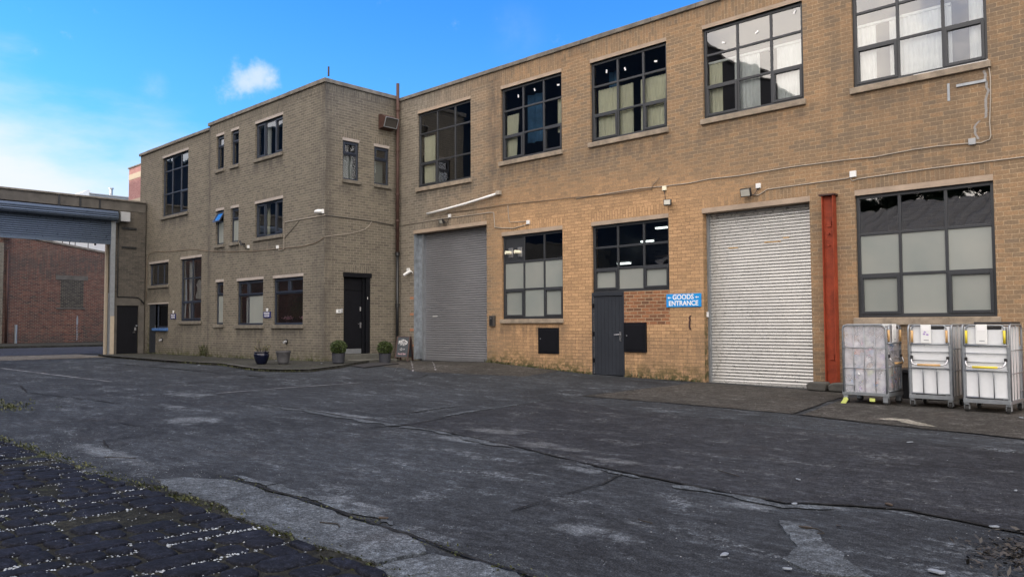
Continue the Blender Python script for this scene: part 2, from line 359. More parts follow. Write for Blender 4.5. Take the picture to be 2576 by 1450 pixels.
# ------------------------------------------------------------------ object helpers
ROOT = {}
def tag(o, label=None, cat=None, group=None, kind=None):
    if label: o['label'] = label
    if cat: o['category'] = cat
    if group: o['group'] = group
    if kind: o['kind'] = kind
    return o
def thing(name, loc, label, cat, group=None, rz=0.0, local=False):
    o = bpy.data.objects.new(name, None); COL.objects.link(o); o.location = loc; o.rotation_euler = (0, 0, rz)
    o.empty_display_size = .2
    ROOT[o.name] = Vector((0, 0, 0)) if local else Vector(loc)
    return tag(o, label, cat, group)
def root_off(o):
    while o.parent: o = o.parent
    return ROOT.get(o.name, Vector((0, 0, 0)))
class MB:
    def __init__(s, M=None): s.v = []; s.f = []; s.M = M
    def add(s, vs, fs):
        k = len(s.v)
        s.v += [Vector(s.M(*v)) if s.M else Vector(v) for v in vs]
        s.f += [tuple(i + k for i in f) for f in fs]
        return s
    def box(s, x0, x1, y0, y1, z0, z1):
        return s.add([(x0, y0, z0), (x1, y0, z0), (x1, y1, z0), (x0, y1, z0), (x0, y0, z1), (x1, y0, z1), (x1, y1, z1), (x0, y1, z1)],
                     [(0, 3, 2, 1), (4, 5, 6, 7), (0, 1, 5, 4), (1, 2, 6, 5), (2, 3, 7, 6), (3, 0, 4, 7)])
    def quad(s, *p): return s.add(p, [tuple(range(len(p)))])
    def tube(s, pts, r, n=8, caps=True, rr=None):
        pts = [Vector(s.M(*p)) if s.M else Vector(p) for p in pts]
        k = len(s.v); a = None
        for i, p in enumerate(pts):
            if i == 0: t = pts[1] - p
            elif i == len(pts) - 1: t = p - pts[i - 1]
            else: t = (pts[i + 1] - p).normalized() + (p - pts[i - 1]).normalized()
            t = t.normalized() if t.length > 1e-9 else Vector((0, 0, 1))
            if a is None:
                a = t.orthogonal().normalized()
            else:
                a = (a - t * a.dot(t)); a = a.normalized() if a.length > 1e-6 else t.orthogonal().normalized()
            b = t.cross(a)
            q = rr[i] if rr else r
            for j in range(n):
                g = 2 * math.pi * j / n
                s.v.append(p + (a * math.cos(g) + b * math.sin(g)) * q)
        for i in range(len(pts) - 1):
            for j in range(n):
                s.f.append((k + i * n + j, k + i * n + (j + 1) % n, k + (i + 1) * n + (j + 1) % n, k + (i + 1) * n + j))
        if caps:
            s.f.append(tuple(k + j for j in range(n))[::-1]); s.f.append(tuple(k + (len(pts) - 1) * n + j for j in range(n)))
        return s
    def lathe(s, prof, c=(0, 0, 0), n=24):
        k = len(s.v)
        for r, z in prof:
            for j in range(n):
                g = 2 * math.pi * j / n
                s.v.append(Vector((c[0] + r * math.cos(g), c[1] + r * math.sin(g), c[2] + z)))
        for i in range(len(prof) - 1):
            for j in range(n):
                s.f.append((k + i * n + j, k + i * n + (j + 1) % n, k + (i + 1) * n + (j + 1) % n, k + (i + 1) * n + j))
        s.f.append(tuple(k + j for j in range(n))[::-1]); s.f.append(tuple(k + (len(prof) - 1) * n + j for j in range(n)))
        return s
    def prism(s, poly, d0, d1, axis=1):
        # poly of (a, b); extruded along axis: 1 -> (a, d, b), 0 -> (d, a, b), 2 -> (a, b, d)
        f = {1: lambda a, b, d: (a, d, b), 0: lambda a, b, d: (d, a, b), 2: lambda a, b, d: (a, b, d)}[axis]
        n = len(poly)
        return s.add([f(a, b, d0) for a, b in poly] + [f(a, b, d1) for a, b in poly],
                     [tuple(range(n)), tuple(range(2 * n - 1, n - 1, -1))] + [(i, n + i, n + (i + 1) % n, (i + 1) % n) for i in range(n)])
    def build(s, name, material, parent=None, smooth=False, swap=False, bevel=0.0, attrs=None, recalc=True):
        me = bpy.data.meshes.new(name)
        off = root_off(parent) if parent else Vector((0, 0, 0))
        me.from_pydata([v - off for v in s.v], [], s.f)
        if recalc:
            bm = bmesh.new(); bm.from_mesh(me); bmesh.ops.recalc_face_normals(bm, faces=bm.faces); bm.to_mesh(me); bm.free()
        uvl = me.uv_layers.new(name='UVMap')
        for pl in me.polygons:
            n = pl.normal; ax = max(range(3), key=lambda i: abs(n[i]))
            for li in pl.loop_indices:
                c = me.vertices[me.loops[li].vertex_index].co + off
                uv = (c.x, c.y) if ax == 2 else ((c.x, c.z) if ax == 1 else (c.y, c.z))
                uvl.data[li].uv = (uv[1], uv[0]) if swap else uv
        if attrs:
            for nm, fn in attrs.items():
                a = me.attributes.new(nm, 'FLOAT', 'POINT')
                for i, v in enumerate(me.vertices): a.data[i].value = fn(v.co + off)
        me.materials.append(MATS[material])
        if smooth:
            for pl in me.polygons: pl.use_smooth = True
        o = bpy.data.objects.new(name, me); COL.objects.link(o)
        if parent: o.parent = parent
        if bevel:
            b = o.modifiers.new('bevel', 'BEVEL'); b.width = bevel; b.segments = 2; b.limit_method = 'ANGLE'
        return o

# planes of the buildings
YF, YW, XS, XG = 16.80, 13.894, -21.476, -35.547
def MF(u, d, z): return (u, YF + d, z)
def MW(u, d, z): return (u, YW + d, z)
def MW2(u, d, z): return (u, YW + .05 + d, z)
def MS(u, d, z): return (XS - d, u, z)
def MG(u, d, z): return (XG - d, u, z)
def MR(u, d, z): return (-56.0 - d, u, z)

def warm_f(v):
    w_ = max(0.0, min(1.0, (v.x + 20.3) / 4.6))                          # the left end of the wall is greyer, the lower middle brighter orange
    k = max(0, min(1, (v.x + 17.5) / 1.5)) * max(0, min(1, (-7.6 - v.x) / 3)) * max(0, min(1, (5.6 - v.z) / 1.2))
    return w_ + k
def moss_low(zb, top=.55):
    return lambda v: max(0.0, min(1.0, 1 - (v.z - zb(v)) / (top * (0.55 + .7 * noise.noise(Vector((v.x * .9, v.y * .9, 0))) + .1)))) if v.z - zb(v) < top else 0.0
def flat_attr(mossf, grimef, warmf=lambda v: 1.0): return {'moss': mossf, 'grime': grimef, 'warm': warmf}
ZERO = {'moss': lambda v: 0.0, 'grime': lambda v: 0.0, 'warm': lambda v: 1.0}

def wall(name, M, u0, u1, z0, z1, holes, material, parent, depth=.28, step=.22, attrs=None, zbot=None):
    """a brick skin with openings and their reveals, cut into a fine grid"""
    us = {u0, u1}; zs = {z0, z1}
    for a, b, c, d in holes: us |= {a, b}; zs |= {c, d}
    def fill(s):
        s = sorted(s); o = []
        for a, b in zip(s, s[1:]):
            n = max(1, int((b - a) / step))
            o += [a + (b - a) * i / n for i in range(n)]
        return o + [s[-1]]
    us, zs = fill(us), fill(zs)
    mb = MB(M); idx = {}
    def vid(i, j):
        if (i, j) not in idx: idx[(i, j)] = len(mb.v); mb.v.append(Vector(M(us[i], 0, zs[j])))
        return idx[(i, j)]
    for i in range(len(us) - 1):
        for j in range(len(zs) - 1):
            uc, zc = (us[i] + us[i + 1]) / 2, (zs[j] + zs[j + 1]) / 2
            if any(a < uc < b and c < zc < d for a, b, c, d in holes): continue
            mb.f.append((vid(i, j), vid(i + 1, j), vid(i + 1, j + 1), vid(i, j + 1)))
    for a, b, c, d in holes:
        mb.quad((a, 0, c), (a, depth, c), (a, depth, d), (a, 0, d)); mb.quad((b, 0, c), (b, 0, d), (b, depth, d), (b, depth, c))
        mb.quad((a, 0, d), (a, depth, d), (b, depth, d), (b, 0, d)); mb.quad((a, 0, c), (b, 0, c), (b, depth, c), (a, depth, c))
    return mb.build(name, material, parent, attrs=attrs or ZERO, recalc=False)

def lintel(M, u0, u1, z0, z1, material, win, proud=.006):
    MB(M).box(u0, u1, -proud, .20, z0, z1).build('lintel', material, win, bevel=.006)
def sill(M, u0, u1, zt, h, material, win, out=.07):
    mb = MB(M)
    n = max(2, int((u1 - u0) / .12)); rnd = random.Random(int(u0 * 977) & 0xffff)
    # slightly worn front arris
    for i in range(n):
        a, b = u0 + (u1 - u0) * i / n, u0 + (u1 - u0) * (i + 1) / n
    mb.box(u0, u1, -out, .12, zt - h, zt)
    mb.build('sill', material, win, bevel=.012)

def window(parent, M, u0, u1, z0, z1, cols, rows, sashes=(), frost=(), board=(), fm='frame_grey', set_in=.07, fw=.07, mw=.055, skip=(), mull_from=None):
    """frame mesh (the part) with glass and other panes as its sub-parts. cols/rows are bar positions; cells are (col, row from the top)"""
    cs = [u0] + list(cols) + [u1]; rs = [z1] + list(rows) + [z0]
    fr = MB(M); d0, d1 = set_in, set_in + .07
    fr.box(u0, u0 + fw, d0, d1, z0, z1); fr.box(u1 - fw, u1, d0, d1, z0, z1)
    fr.box(u0 + fw, u1 - fw, d0 + .001, d1 - .001, z1 - fw, z1); fr.box(u0 + fw, u1 - fw, d0 + .001, d1 - .001, z0, z0 + fw * 1.15)
    for c in cols: fr.box(c - mw / 2, c + mw / 2, d0 + .004, d1 - .004, mull_from or z0 + fw * 1.15, z1 - fw)
    for r in rows:
        for i in range(len(cs) - 1):
            a = cs[i] + (fw if i == 0 else mw / 2); b = cs[i + 1] - (fw if i == len(cs) - 2 else mw / 2)
            fr.box(a, b, d0 + .006, d1 - .006, r - mw / 2, r + mw / 2)
    panes = {'g': MB(M), 'f': MB(M), 'b': MB(M)}
    for i in range(len(cs) - 1):
        for j in range(len(rs) - 1):
            if (i, j) in skip: continue
            a = cs[i] + (fw if i == 0 else mw / 2); b = cs[i + 1] - (fw if i == len(cs) - 2 else mw / 2)
            t = rs[j] - (fw if j == 0 else mw / 2); bo = rs[j + 1] + (fw * 1.15 if j == len(rs) - 2 else mw / 2)
            if (i, j) in sashes:
                sw = .058; e0, e1 = d0 - .018, d1 - .012
                a2, b2, t2, o2 = a - .012, b + .012, t + .012, bo - .012
                fr.box(a2, a2 + sw, e0, e1, o2, t2); fr.box(b2 - sw, b2, e0, e1, o2, t2)
                fr.box(a2 + sw, b2 - sw, e0 + .001, e1, t2 - sw, t2); fr.box(a2 + sw, b2 - sw, e0 + .001, e1, o2, o2 + sw)
                a, b, t, bo = a2 + sw, b2 - sw, t2 - sw, o2 + sw
            k = 'f' if (i, j) in frost else 'b' if (i, j) in board else 'g'
            # a pane is never perfectly plumb
            e = random.uniform(-.0025, .0025); e2 = random.uniform(-.0025, .0025); dd = d0 + .030
            panes[k].quad((a, dd + e, bo), (b, dd + e2, bo), (b, dd - e, t), (a, dd - e2, t))
    w = fr.build('window', fm, parent, bevel=.006)
    if panes['g'].f: panes['g'].build('glass', 'window_glass', w, recalc=False)
    if panes['f'].f: panes['f'].build('frosted_pane', 'frosted_glass', w, recalc=False)
    if panes['b'].f: panes['b'].build('board', fm, w, recalc=False)
    return w
def room(parent, M, u0, u1, z0, z1, depth=3.0, material='dark_room', pad=.25, d0=.30):
    mb = MB(M); a, b, c, d = u0 - pad, u1 + pad, z0 - pad, z1 + pad
    mb.quad((a, d0, c), (a, depth, c), (a, depth, d), (a, d0, d)); mb.quad((b, d0, c), (b, d0, d), (b, depth, d), (b, depth, c))
    mb.quad((a, depth, c), (b, depth, c), (b, depth, d), (a, depth, d)); mb.quad((a, d0, d), (a, depth, d), (b, depth, d), (b, d0, d))
    mb.quad((a, d0, c), (b, d0, c), (b, depth, c), (a, depth, c))
    # the inner face of the wall round the opening
    mb.quad((a, d0, c), (u0, d0, z0), (u0, d0, z1), (a, d0, d)); mb.quad((b, d0, c), (b, d0, d), (u1, d0, z1), (u1, d0, z0))
    mb.quad((a, d0, d), (u0, d0, z1), (u1, d0, z1), (b, d0, d)); mb.quad((a, d0, c), (b, d0, c), (u1, d0, z0), (u0, d0, z0))
    mb.build('room', material, parent, recalc=False)
def drape(win, M, u0, u1, z0, z1, d=.34, material='blind_cream', amp=.022, pitch=.09, name='curtain', taper=0.0):
    n = max(4, int((u1 - u0) / pitch * 4)); mb = MB(M); vs = []; ph = random.uniform(0, 6)
    for j, z in enumerate((z0, (z0 + z1) / 2, z1)):
        for i in range(n + 1):
            f = i / n; tt = taper * (1 - j / 2)
            vs.append((u0 + (u1 - u0) * (f * (1 - tt)), d + amp * math.sin(f * (u1 - u0) / pitch * 2 * math.pi + ph), z))
    fs = [(j * (n + 1) + i, j * (n + 1) + i + 1, (j + 1) * (n + 1) + i + 1, (j + 1) * (n + 1) + i) for j in range(2) for i in range(n)]
    mb.add(vs, fs); return mb.build(name, material, win, smooth=True, recalc=False)

def shutter(parent, M, u0, u1, z0, z1, d, material, pitch=.0735, name='roller_shutter', amp=.017):
    mb = MB(M); n = int((z1 - z0 - .09) / pitch); pr = []
    zb = z0 + .09
    for i in range(n + 1):
        z = zb + i * pitch
        pr += [(d, z), (d - amp * .75, z + pitch * .18), (d - amp, z + pitch * .42), (d - amp * .8, z + pitch * .68), (d - amp * .1, z + pitch * .92)]
    pr = [(a, min(b, z1)) for a, b in pr]
    k = 12; vs = []; rnd = random.Random(3)
    for i in range(k + 1):
        u = u0 + (u1 - u0) * i / k
        for a, b in pr: vs.append((u, a + .003 * math.sin(u * 1.1 + b * .7), b))
    L = len(pr); fs = [(i * L + j, (i + 1) * L + j, (i + 1) * L + j + 1, i * L + j + 1) for i in range(k) for j in range(L - 1)]
    mb.add(vs, fs)
    o = mb.build(name, material, parent, recalc=False)
    MB(M).box(u0, u1, d - .03, d + .02, z0, z0 + .10).build('bottom_rail', material, o, bevel=.004)
    return o

# ------------------------------------------------------------------ ground
XA = [-60, -50, -37, -25, -20, -17, -13, -8, 5]; ZA = [.42, .36, .22, .23, .29, .33, .12, .04, .04]; ZB = [.42, .36, .22, .18, .15, .13, .09, .02, .0]
def interp(x, xs, ys):
    if x <= xs[0]: return ys[0]
    for a, b, c, d in zip(xs, xs[1:], ys, ys[1:]):
        if x <= b: t = (x - a) / (b - a); return c + (d - c) * t
    return ys[-1]
def gz(x, y):
    a, b = interp(x, XA, ZA), interp(x, XA, ZB); t = max(0, min(1, (y - 8) / 7)); t = t * t * (3 - 2 * t)
    return b + (a - b) * t

gx = [-900, -400, -200, -120, -80] + [-60 + .5 * i for i in range(133)] + [8, 12, 20, 40, 100, 300, 900]
gy = [-900, -300, -100, -40, -20, -10] + [-5 + .5 * i for i in range(70)] + [32, 36, 45, 70, 120, 300, 900]
mb = MB(); nx = len(gx)
for y in gy:
    for x in gx: mb.v.append(Vector((x, y, gz(x, y))))
for j in range(len(gy) - 1):
    for i in range(nx - 1): mb.f.append((j * nx + i, j * nx + i + 1, (j + 1) * nx + i + 1, (j + 1) * nx + i))
tag(mb.build('yard_ground', 'yard_asphalt', recalc=False), kind='structure')

def ragged(poly, amp, seg=.12, closed=True):
    o = []; n = len(poly)
    for i in range(n if closed else n - 1):
        a, b = Vector(poly[i]), Vector(poly[(i + 1) % n]); L = (b - a).length; k = max(1, int(L / seg))
        for q in range(k):
            p = a.lerp(b, q / k)
            if amp:
                v = noise.noise_vector(Vector((p.x * 2.3, p.y * 2.3, 1.7))) * amp + noise.noise_vector(Vector((p.x * 9, p.y * 9, 4.1))) * amp * .5
                p = p + Vector((v.x, v.y))
            o.append((p.x, p.y))
    if not closed: o.append(tuple(poly[-1]))
    return o
def sheet(name, poly, dz, material, amp=.05, res=.4, kind='structure', parent=None, skirt=0.0, seg=.15):
    poly = ragged(poly, amp, seg); n = len(poly)
    xs = [p[0] for p in poly]; ys = [p[1] for p in poly]
    pts = [Vector(p) for p in poly]; x = min(xs)
    while x < max(xs):
        y = min(ys)
        while y < max(ys):
            pts.append(Vector((x + .001, y + .001))); y += res
        x += res
    r = geometry.delaunay_2d_cdt(pts, [], [list(range(n))], 1, 1e-5)
    mb = MB(); mb.v = [Vector((p.x, p.y, gz(p.x, p.y) + dz)) for p in r[0]]; mb.f = [tuple(f) for f in r[2]]
    if skirt:
        k = len(mb.v)
        mb.v += [Vector((p[0], p[1], gz(*p) + dz)) for p in poly] + [Vector((p[0], p[1], gz(*p) + dz - skirt)) for p in poly]
        mb.f += [(k + i, k + (i + 1) % n, k + n + (i + 1) % n, k + n + i) for i in range(n)]
    o = mb.build(name, material, parent)
    if kind: tag(o, kind=kind)
    return o
def strip_mesh(mb, pts, wd, dz, amp=.03, seg=.10, vary=.6):
    q = ragged([tuple(p) for p in pts], amp, seg, False); k = len(mb.v)
    for i, p in enumerate(q):
        a = Vector(q[max(0, i - 1)]); b = Vector(q[min(len(q) - 1, i + 1)]); t = (b - a); t = t.normalized() if t.length else Vector((1, 0)); nn = Vector((-t.y, t.x))
        ww = wd * .8 * max(.10, 1 + vary * 2.2 * noise.noise(Vector((p[0] * 2.1, p[1] * 2.1, 2.2)))) * .5
        if i in (0, len(q) - 1): ww *= .3
        for s in (-1, 1):
            c = Vector(p) + nn * ww * s; mb.v.append(Vector((c.x, c.y, gz(c.x, c.y) + dz)))
    for i in range(len(q) - 1): mb.f.append((k + 2 * i, k + 2 * i + 1, k + 2 * i + 3, k + 2 * i + 2))

sheet('dark_slab', [(-9.0, 7.12), (-7.89, 7.05), (-6.54, 6.81), (-4.52, 6.33), (-3.49, 6.18), (-2.84, 6.13), (-2.45, 6.39), (-2.08, 6.54), (-1.4, 6.38), (2, 6.0), (6, 6.0), (6, 9.6), (-1.97, 10.1), (-4.12, 10.36), (-5.6, 10.6), (-7.7, 10.9), (-9.65, 11.2), (-9.35, 8.71)], .005, 'yard_dark', amp=.05)
sheet('entrance_apron', [(-9.72, 12.15), (-8.9, 12.2), (-7.9, 12.3), (-5.46, 12.07), (-5.95, 15.3), (-6.0, 16.70), (-9.9, 16.70), (-9.75, 15.5)], .005, 'yard_brown', amp=.03)
sheet('wall_apron', [(-5.3, 12.0), (-4.2, 11.7), (-2.0, 11.3), (2, 11.0), (5, 11), (5, 16.7), (-5.85, 16.7), (-5.8, 15.3)], .009, 'yard_brown', amp=.04)
sheet('shutter_apron', [(-20.4, 16.7), (-17.2, 16.7), (-14.2, 16.7), (-13.6, 14.6), (-15.8, 13.2), (-18.0, 13.6), (-20.9, 15.6)], .005, 'yard_brown', amp=.08)
sheet('concrete_strip', [(-7.5, 3.05), (-7.35, 3.3), (-6.95, 3.54), (-6.24, 3.50), (-5.5, 3.49), (-4.62, 3.40), (-4.1, 3.37), (-3.87, 3.27), (-3.89, 2.9), (-4.5, 2.86), (-5.29, 2.90), (-6.16, 2.98), (-6.9, 2.90)], .020, 'yard_pale', amp=.075, skirt=.03, res=.2, seg=.08)
sheet('concrete_strip', [(-3.84, 2.86), (-3.82, 3.26), (-3.48, 3.36), (-3.19, 3.32), (-2.8, 3.24), (-1.6, 3.2), (-1.5, 2.7), (-2.9, 2.72)], .018, 'yard_pale', amp=.06, skirt=.03, res=.2, seg=.08)
sheet('worn_patch', [(-2.62, 5.57), (-2.5, 5.60), (-2.40, 5.56), (-2.29, 5.40), (-2.19, 5.25), (-2.03, 5.09), (-1.89, 4.91), (-1.66, 4.68), (-1.88, 4.55), (-2.05, 4.57), (-2.22, 4.66), (-2.25, 4.94), (-2.36, 5.14), (-2.52, 5.39)], .012, 'yard_pale', amp=.05, res=.1, seg=.04, skirt=.014)
sheet('plaster_spill', [(-4.25, 12.27), (-4.13, 12.46), (-3.86, 12.44), (-3.52, 12.05), (-3.32, 11.82), (-3.58, 11.84), (-3.85, 12.06), (-3.95, 12.25), (-4.08, 12.2)], .014, 'plaster_spill', amp=.05, res=.1, seg=.05)
# joints and cracks between the slabs
mb = MB()
for pts, wd in (([(-9.0, 6.0), (-9.03, 6.8), (-8.83, 7.12), (-9.35, 8.71), (-9.65, 11.26), (-9.75, 12.3)], .022),
                ([(-14.1, 6.88), (-12.08, 7.08), (-9.81, 7.06), (-8.83, 7.12), (-7.89, 7.05), (-6.54, 6.81), (-4.52, 6.33), (-3.49, 6.18), (-2.84, 6.13), (-2.45, 6.39), (-2.08, 6.54), (-1.4, 6.38), (2, 6.0)], .040),
                ([(-9.65, 11.26), (-7.7, 10.9), (-5.6, 10.6), (-4.12, 10.36), (-1.97, 10.1), (2, 9.8)], .03),
                ([(-9.72, 12.15), (-8.9, 12.2), (-7.9, 12.3), (-5.46, 12.07), (-4.4, 11.8), (-2.0, 11.3)], .04),
                ([(-5.46, 12.07), (-5.95, 15.33)], .03), ([(-9.72, 12.15), (-9.76, 15.73)], .03),
                ([(-4.52, 6.26), (-4.4, 5.75), (-4.36, 5.27), (-4.3, 4.79), (-4.25, 4.42)], .028),
                ([(-10.83, 7.45), (-10.45, 7.41), (-10.01, 7.55), (-10.01, 8.02), (-10.12, 9.42), (-10.0, 10.04)], .025),
                ([(-10.33, 3.59), (-10.54, 4.03), (-10.48, 4.49)], .02), ([(-10.41, 3.6), (-9.75, 3.44), (-9.47, 3.42)], .02),
                ([(-17.99, 4.78), (-15.85, 5.11), (-14.5, 5.3)], .04), ([(-6.53, 3.55), (-6.52, 3.85)], .02),
                ([(-14.92, 11.35), (-14.81, 11.73), (-14.88, 12.33), (-15.32, 12.98)], .03), ([(-16, 10.6), (-14.9, 11.35), (-13.2, 11.8)], .025),
                ([(-30.0, 7.2), (-30.5, 9.93), (-30.9, 10.05), (-24.73, 10.12), (-18.09, 10.05)], .07), ([(-17.96, 9.98), (-18.23, 6.98)], .05),
                ([(-25, 4.4), (-20, 5.2), (-17.99, 4.78)], .04), ([(-13.5, 3.6), (-12.2, 4.3), (-11.2, 4.4)], .025), ([(-3.4, 8.3), (-2.2, 8.8), (-1, 8.7)], .02),
                ([(-7.4, 3.6), (-6.2, 3.56), (-5.5, 3.55), (-4.6, 3.46), (-4.1, 3.43), (-3.6, 3.39), (-3.1, 3.37), (-1.6, 3.3)], .036)):
    strip_mesh(mb, pts, wd, .016 if pts[0][1] < 3.7 and pts[0][0] > -7.5 else .013)
tag(mb.build('ground_cracks', 'seam_dark', recalc=False), kind='structure')
mb = MB()                                                               # ground broken away to pale concrete beside the joints
for pts, wd in (([(-12.6, 6.92), (-11.5, 7.0), (-10.6, 7.0), (-9.81, 6.98), (-8.9, 7.04)], .16), ([(-8.8, 7.07), (-7.89, 6.98), (-7.0, 6.83), (-6.3, 6.66)], .15), ([(-5.4, 6.5), (-4.7, 6.28), (-4.3, 6.2)], .09), ([(-3.9, 6.15), (-3.3, 6.08), (-2.8, 6.03), (-2.5, 6.2)], .13),
                ([(-9.3, 8.2), (-9.5, 9.2), (-9.6, 10.2)], .10), ([(-10.1, 8.2), (-10.2, 9.2)], .06), ([(-7.2, 3.72), (-6.2, 3.66), (-5.4, 3.64), (-4.6, 3.55)], .10)):
    strip_mesh(mb, pts, wd, .010, amp=.09, seg=.06, vary=1.0)
tag(mb.build('broken_edges', 'yard_pale', recalc=False), kind='structure')
# cobbled corner
sheet('cobble_bed', [(-20, 2.55), (-12.6, 2.66), (-11.4, 2.75), (-10.1, 2.80), (-8.5, 2.75), (-7.4, 2.92), (-7.0, 3.0), (-6.16, 3.0), (-5.3, 2.93), (-4.5, 2.9), (-3.88, 2.9), (-3.0, 2.75), (-1.5, 2.7), (-1.5, -1.5), (-20, -1.5)], .006, 'cobble_soil', amp=.09, res=.3)
mb = MB(); chips = MB(); rc = random.Random(11)
def chip(mbx, x, y, z, s):
    a = rc.uniform(0, 6.28); n = rc.choice((4, 5, 5, 6)); k = len(mbx.v); h = s * rc.uniform(.3, .6)
    for j in range(n):
        g = a + 2 * math.pi * j / n + rc.uniform(-.3, .3); q = s * rc.uniform(.6, 1.1)
        mbx.v.append(Vector((x + q * math.cos(g), y + q * .8 * math.sin(g), z)))
    mbx.v.append(Vector((x + rc.uniform(-.3, .3) * s, y, z + h)))
    for j in range(n): mbx.f.append((k + j, k + (j + 1) % n, k + n))
x = -13.5; row = 0
while x < -1.9:
    wrow = rc.uniform(.19, .29); y = -.4 + rc.uniform(0, .3); row += 1
    wmax = 2.66 + .03 * (x + 12.6) if x < -7.4 else 2.86
    while y < wmax - .05:
        L = rc.choice((rc.uniform(.2, .3), rc.uniform(.3, .5), rc.uniform(.14, .24)))
        if y + L > wmax: L = wmax - y
        if L > .07 and not (rc.random() < .07):
            cx, cy = x + wrow / 2, y + L / 2; a, b = wrow / 2 - .006, L / 2 - .007; n = 16; k = len(mb.v); ht = rc.uniform(.012, .026); tilt = rc.uniform(-.05, .05); tilt2 = rc.uniform(-.03, .03); ex = rc.uniform(3.2, 7.0)
            rad = [rc.uniform(.84, 1.03) for _ in range(n)]; rad = [(rad[i_] * .6 + rad[i_ - 1] * .4) for i_ in range(n)]
            for f, hz in ((1.0, -.01), (.975, .62), (.90, .93), (.5, 1.0)):
                for j in range(n):
                    g = 2 * math.pi * (j + .5) / n; ct, st = math.cos(g), math.sin(g)
                    q = (abs(ct) ** ex + abs(st) ** ex) ** (-1 / ex) * rad[j] * f
                    px, py = cx + a * q * ct, cy + b * q * st
                    mb.v.append(Vector((px, py, gz(px, py) + .004 + (ht * hz + (tilt * (px - cx) + tilt2 * (py - cy)) * (hz > 0)))))
            for rr_ in range(3):
                for j in range(n): mb.f.append((k + rr_ * n + j, k + rr_ * n + (j + 1) % n, k + (rr_ + 1) * n + (j + 1) % n, k + (rr_ + 1) * n + j))
            mb.f.append(tuple(k + 3 * n + j for j in range(n)))
        y += L
    # pale chippings lie in the joints, thick in some, thin in others
    dens = rc.choice((20, 45, 80, 190, 250))
    yy = -.3
    while yy < wmax:
        loc_d = dens * max(0, .45 + 1.1 * noise.noise(Vector((x * 1.1, yy * 1.3, 7))))
        for _ in range(int(loc_d * .1 + rc.random())):
            px = x + rc.gauss(0, .026); py = yy + rc.uniform(0, .1)
            if py < wmax: chip(chips, px, py, gz(px, py) + .012, rc.uniform(.005, .015))
        yy += .1
    x += wrow
for _ in range(420):
    px, py = rc.uniform(-13, -2.4), rc.uniform(.3, 2.75); chip(chips, px, py, gz(px, py) + .026, rc.uniform(.003, .008))
tag(mb.build('cobblestones', 'cobble_stone', smooth=True), kind='structure')
tag(chips.build('gravel', 'chip_white', recalc=False), kind='stuff', label='pale gravel chippings in the joints of the cobbles', cat='gravel')
chips = MB()
for _ in range(2600):
    px = rc.uniform(-16, -1); py = rc.uniform(3.4, 15)
    if rc.random() < .5 and py > 8: continue
    if noise.noise(Vector((px * .7, py * .7, 3))) + rc.uniform(-.5, .5) < -.05: continue
    chip(chips, px, py, gz(px, py) + .012, rc.uniform(.003, .009))
for _ in range(420):
    px = rc.uniform(-10.9, -7.0); py = rc.gauss(3.05, .28)
    chip(chips, px, py, gz(px, py) + .010, rc.uniform(.003, .009))
tag(chips.build('stone_chips', 'yard_chip', recalc=False), kind='stuff', label='small loose stone chips scattered over the worn yard', cat='gravel')

# pavement along the wing, with a kerb
PAV = [(-35.4, 12.0), (-33, 11.8), (-30.85, 11.69), (-27.88, 11.59), (-25.61, 11.64), (-23.75, 11.72), (-21.58, 11.25), (-20.3, 11.0), (-19.2, 11.15), (-18.5, 11.5), (-18.6, 12.06), (-18.9, 12.85), (-20.4, 14.8), (-21.45, 16.3), (-21.45, 14.0), (-35.5, 14.0)]
sheet('pavement', PAV, .075, 'pavement_stone', amp=.04, res=.5, skirt=.09)
mbk = MB(); strip_mesh(mbk, PAV[:12], .14, .084, amp=.02, vary=.3); tag(mbk.build('kerb', 'stone_kerb', recalc=False), kind='structure')
mbm = MB()
for a, b, wd in (((-17.59, 13.79), (-16.29, 12.65), .05), ((-20.5, 16.6), (-15.72, 12.82), .05), ((-19.2, 16.4), (-15.71, 13.54), .05)):
    for q in range(7):
        if q % 2 == 0 or wd: 
            s0, s1 = Vector(a).lerp(Vector(b), q / 7), Vector(a).lerp(Vector(b), (q + .55) / 7); strip_mesh(mbm, [tuple(s0), tuple(s1)], wd, .012, amp=.02)
strip_mesh(mbm, [(-28.18, 6.74), (-23.96, 6.84), (-19.72, 7.01)], .07, .010, amp=.02)
strip_mesh(mbm, [(-15.2, 7.32), (-15.32, 8.82), (-15.01, 10.76)], .06, .010, amp=.04)
tag(mbm.build('painted_markings', 'white_mark', recalc=False), kind='structure')
# street beyond the gate
sheet('threshold', [(-33.6, 5.0), (-33.9, 12.1), (-38.2, 12.1), (-38.0, 5.0)], .012, 'threshold_concrete', amp=.04, res=.5)
mb = MB()
for a, b in zip(range(-13, 62, 3), range(-10, 65, 3)):
    mb.quad((-47.3, a, gz(-47.3, a) + .02), (-38.1, a, gz(-38.1, a) + .02), (-38.1, b, gz(-38.1, b) + .02), (-47.3, b, gz(-47.3, b) + .02))
tag(mb.build('road', 'road_asphalt', recalc=False), kind='structure')
mb = MB()
for a, b in zip(range(-13, 62, 3), range(-10, 65, 3)): mb.box(-55.98, -47.3, a, b, .25, .46 + 0.0)
tag(mb.build('street_pavement', 'pavement_stone', recalc=False), kind='structure')

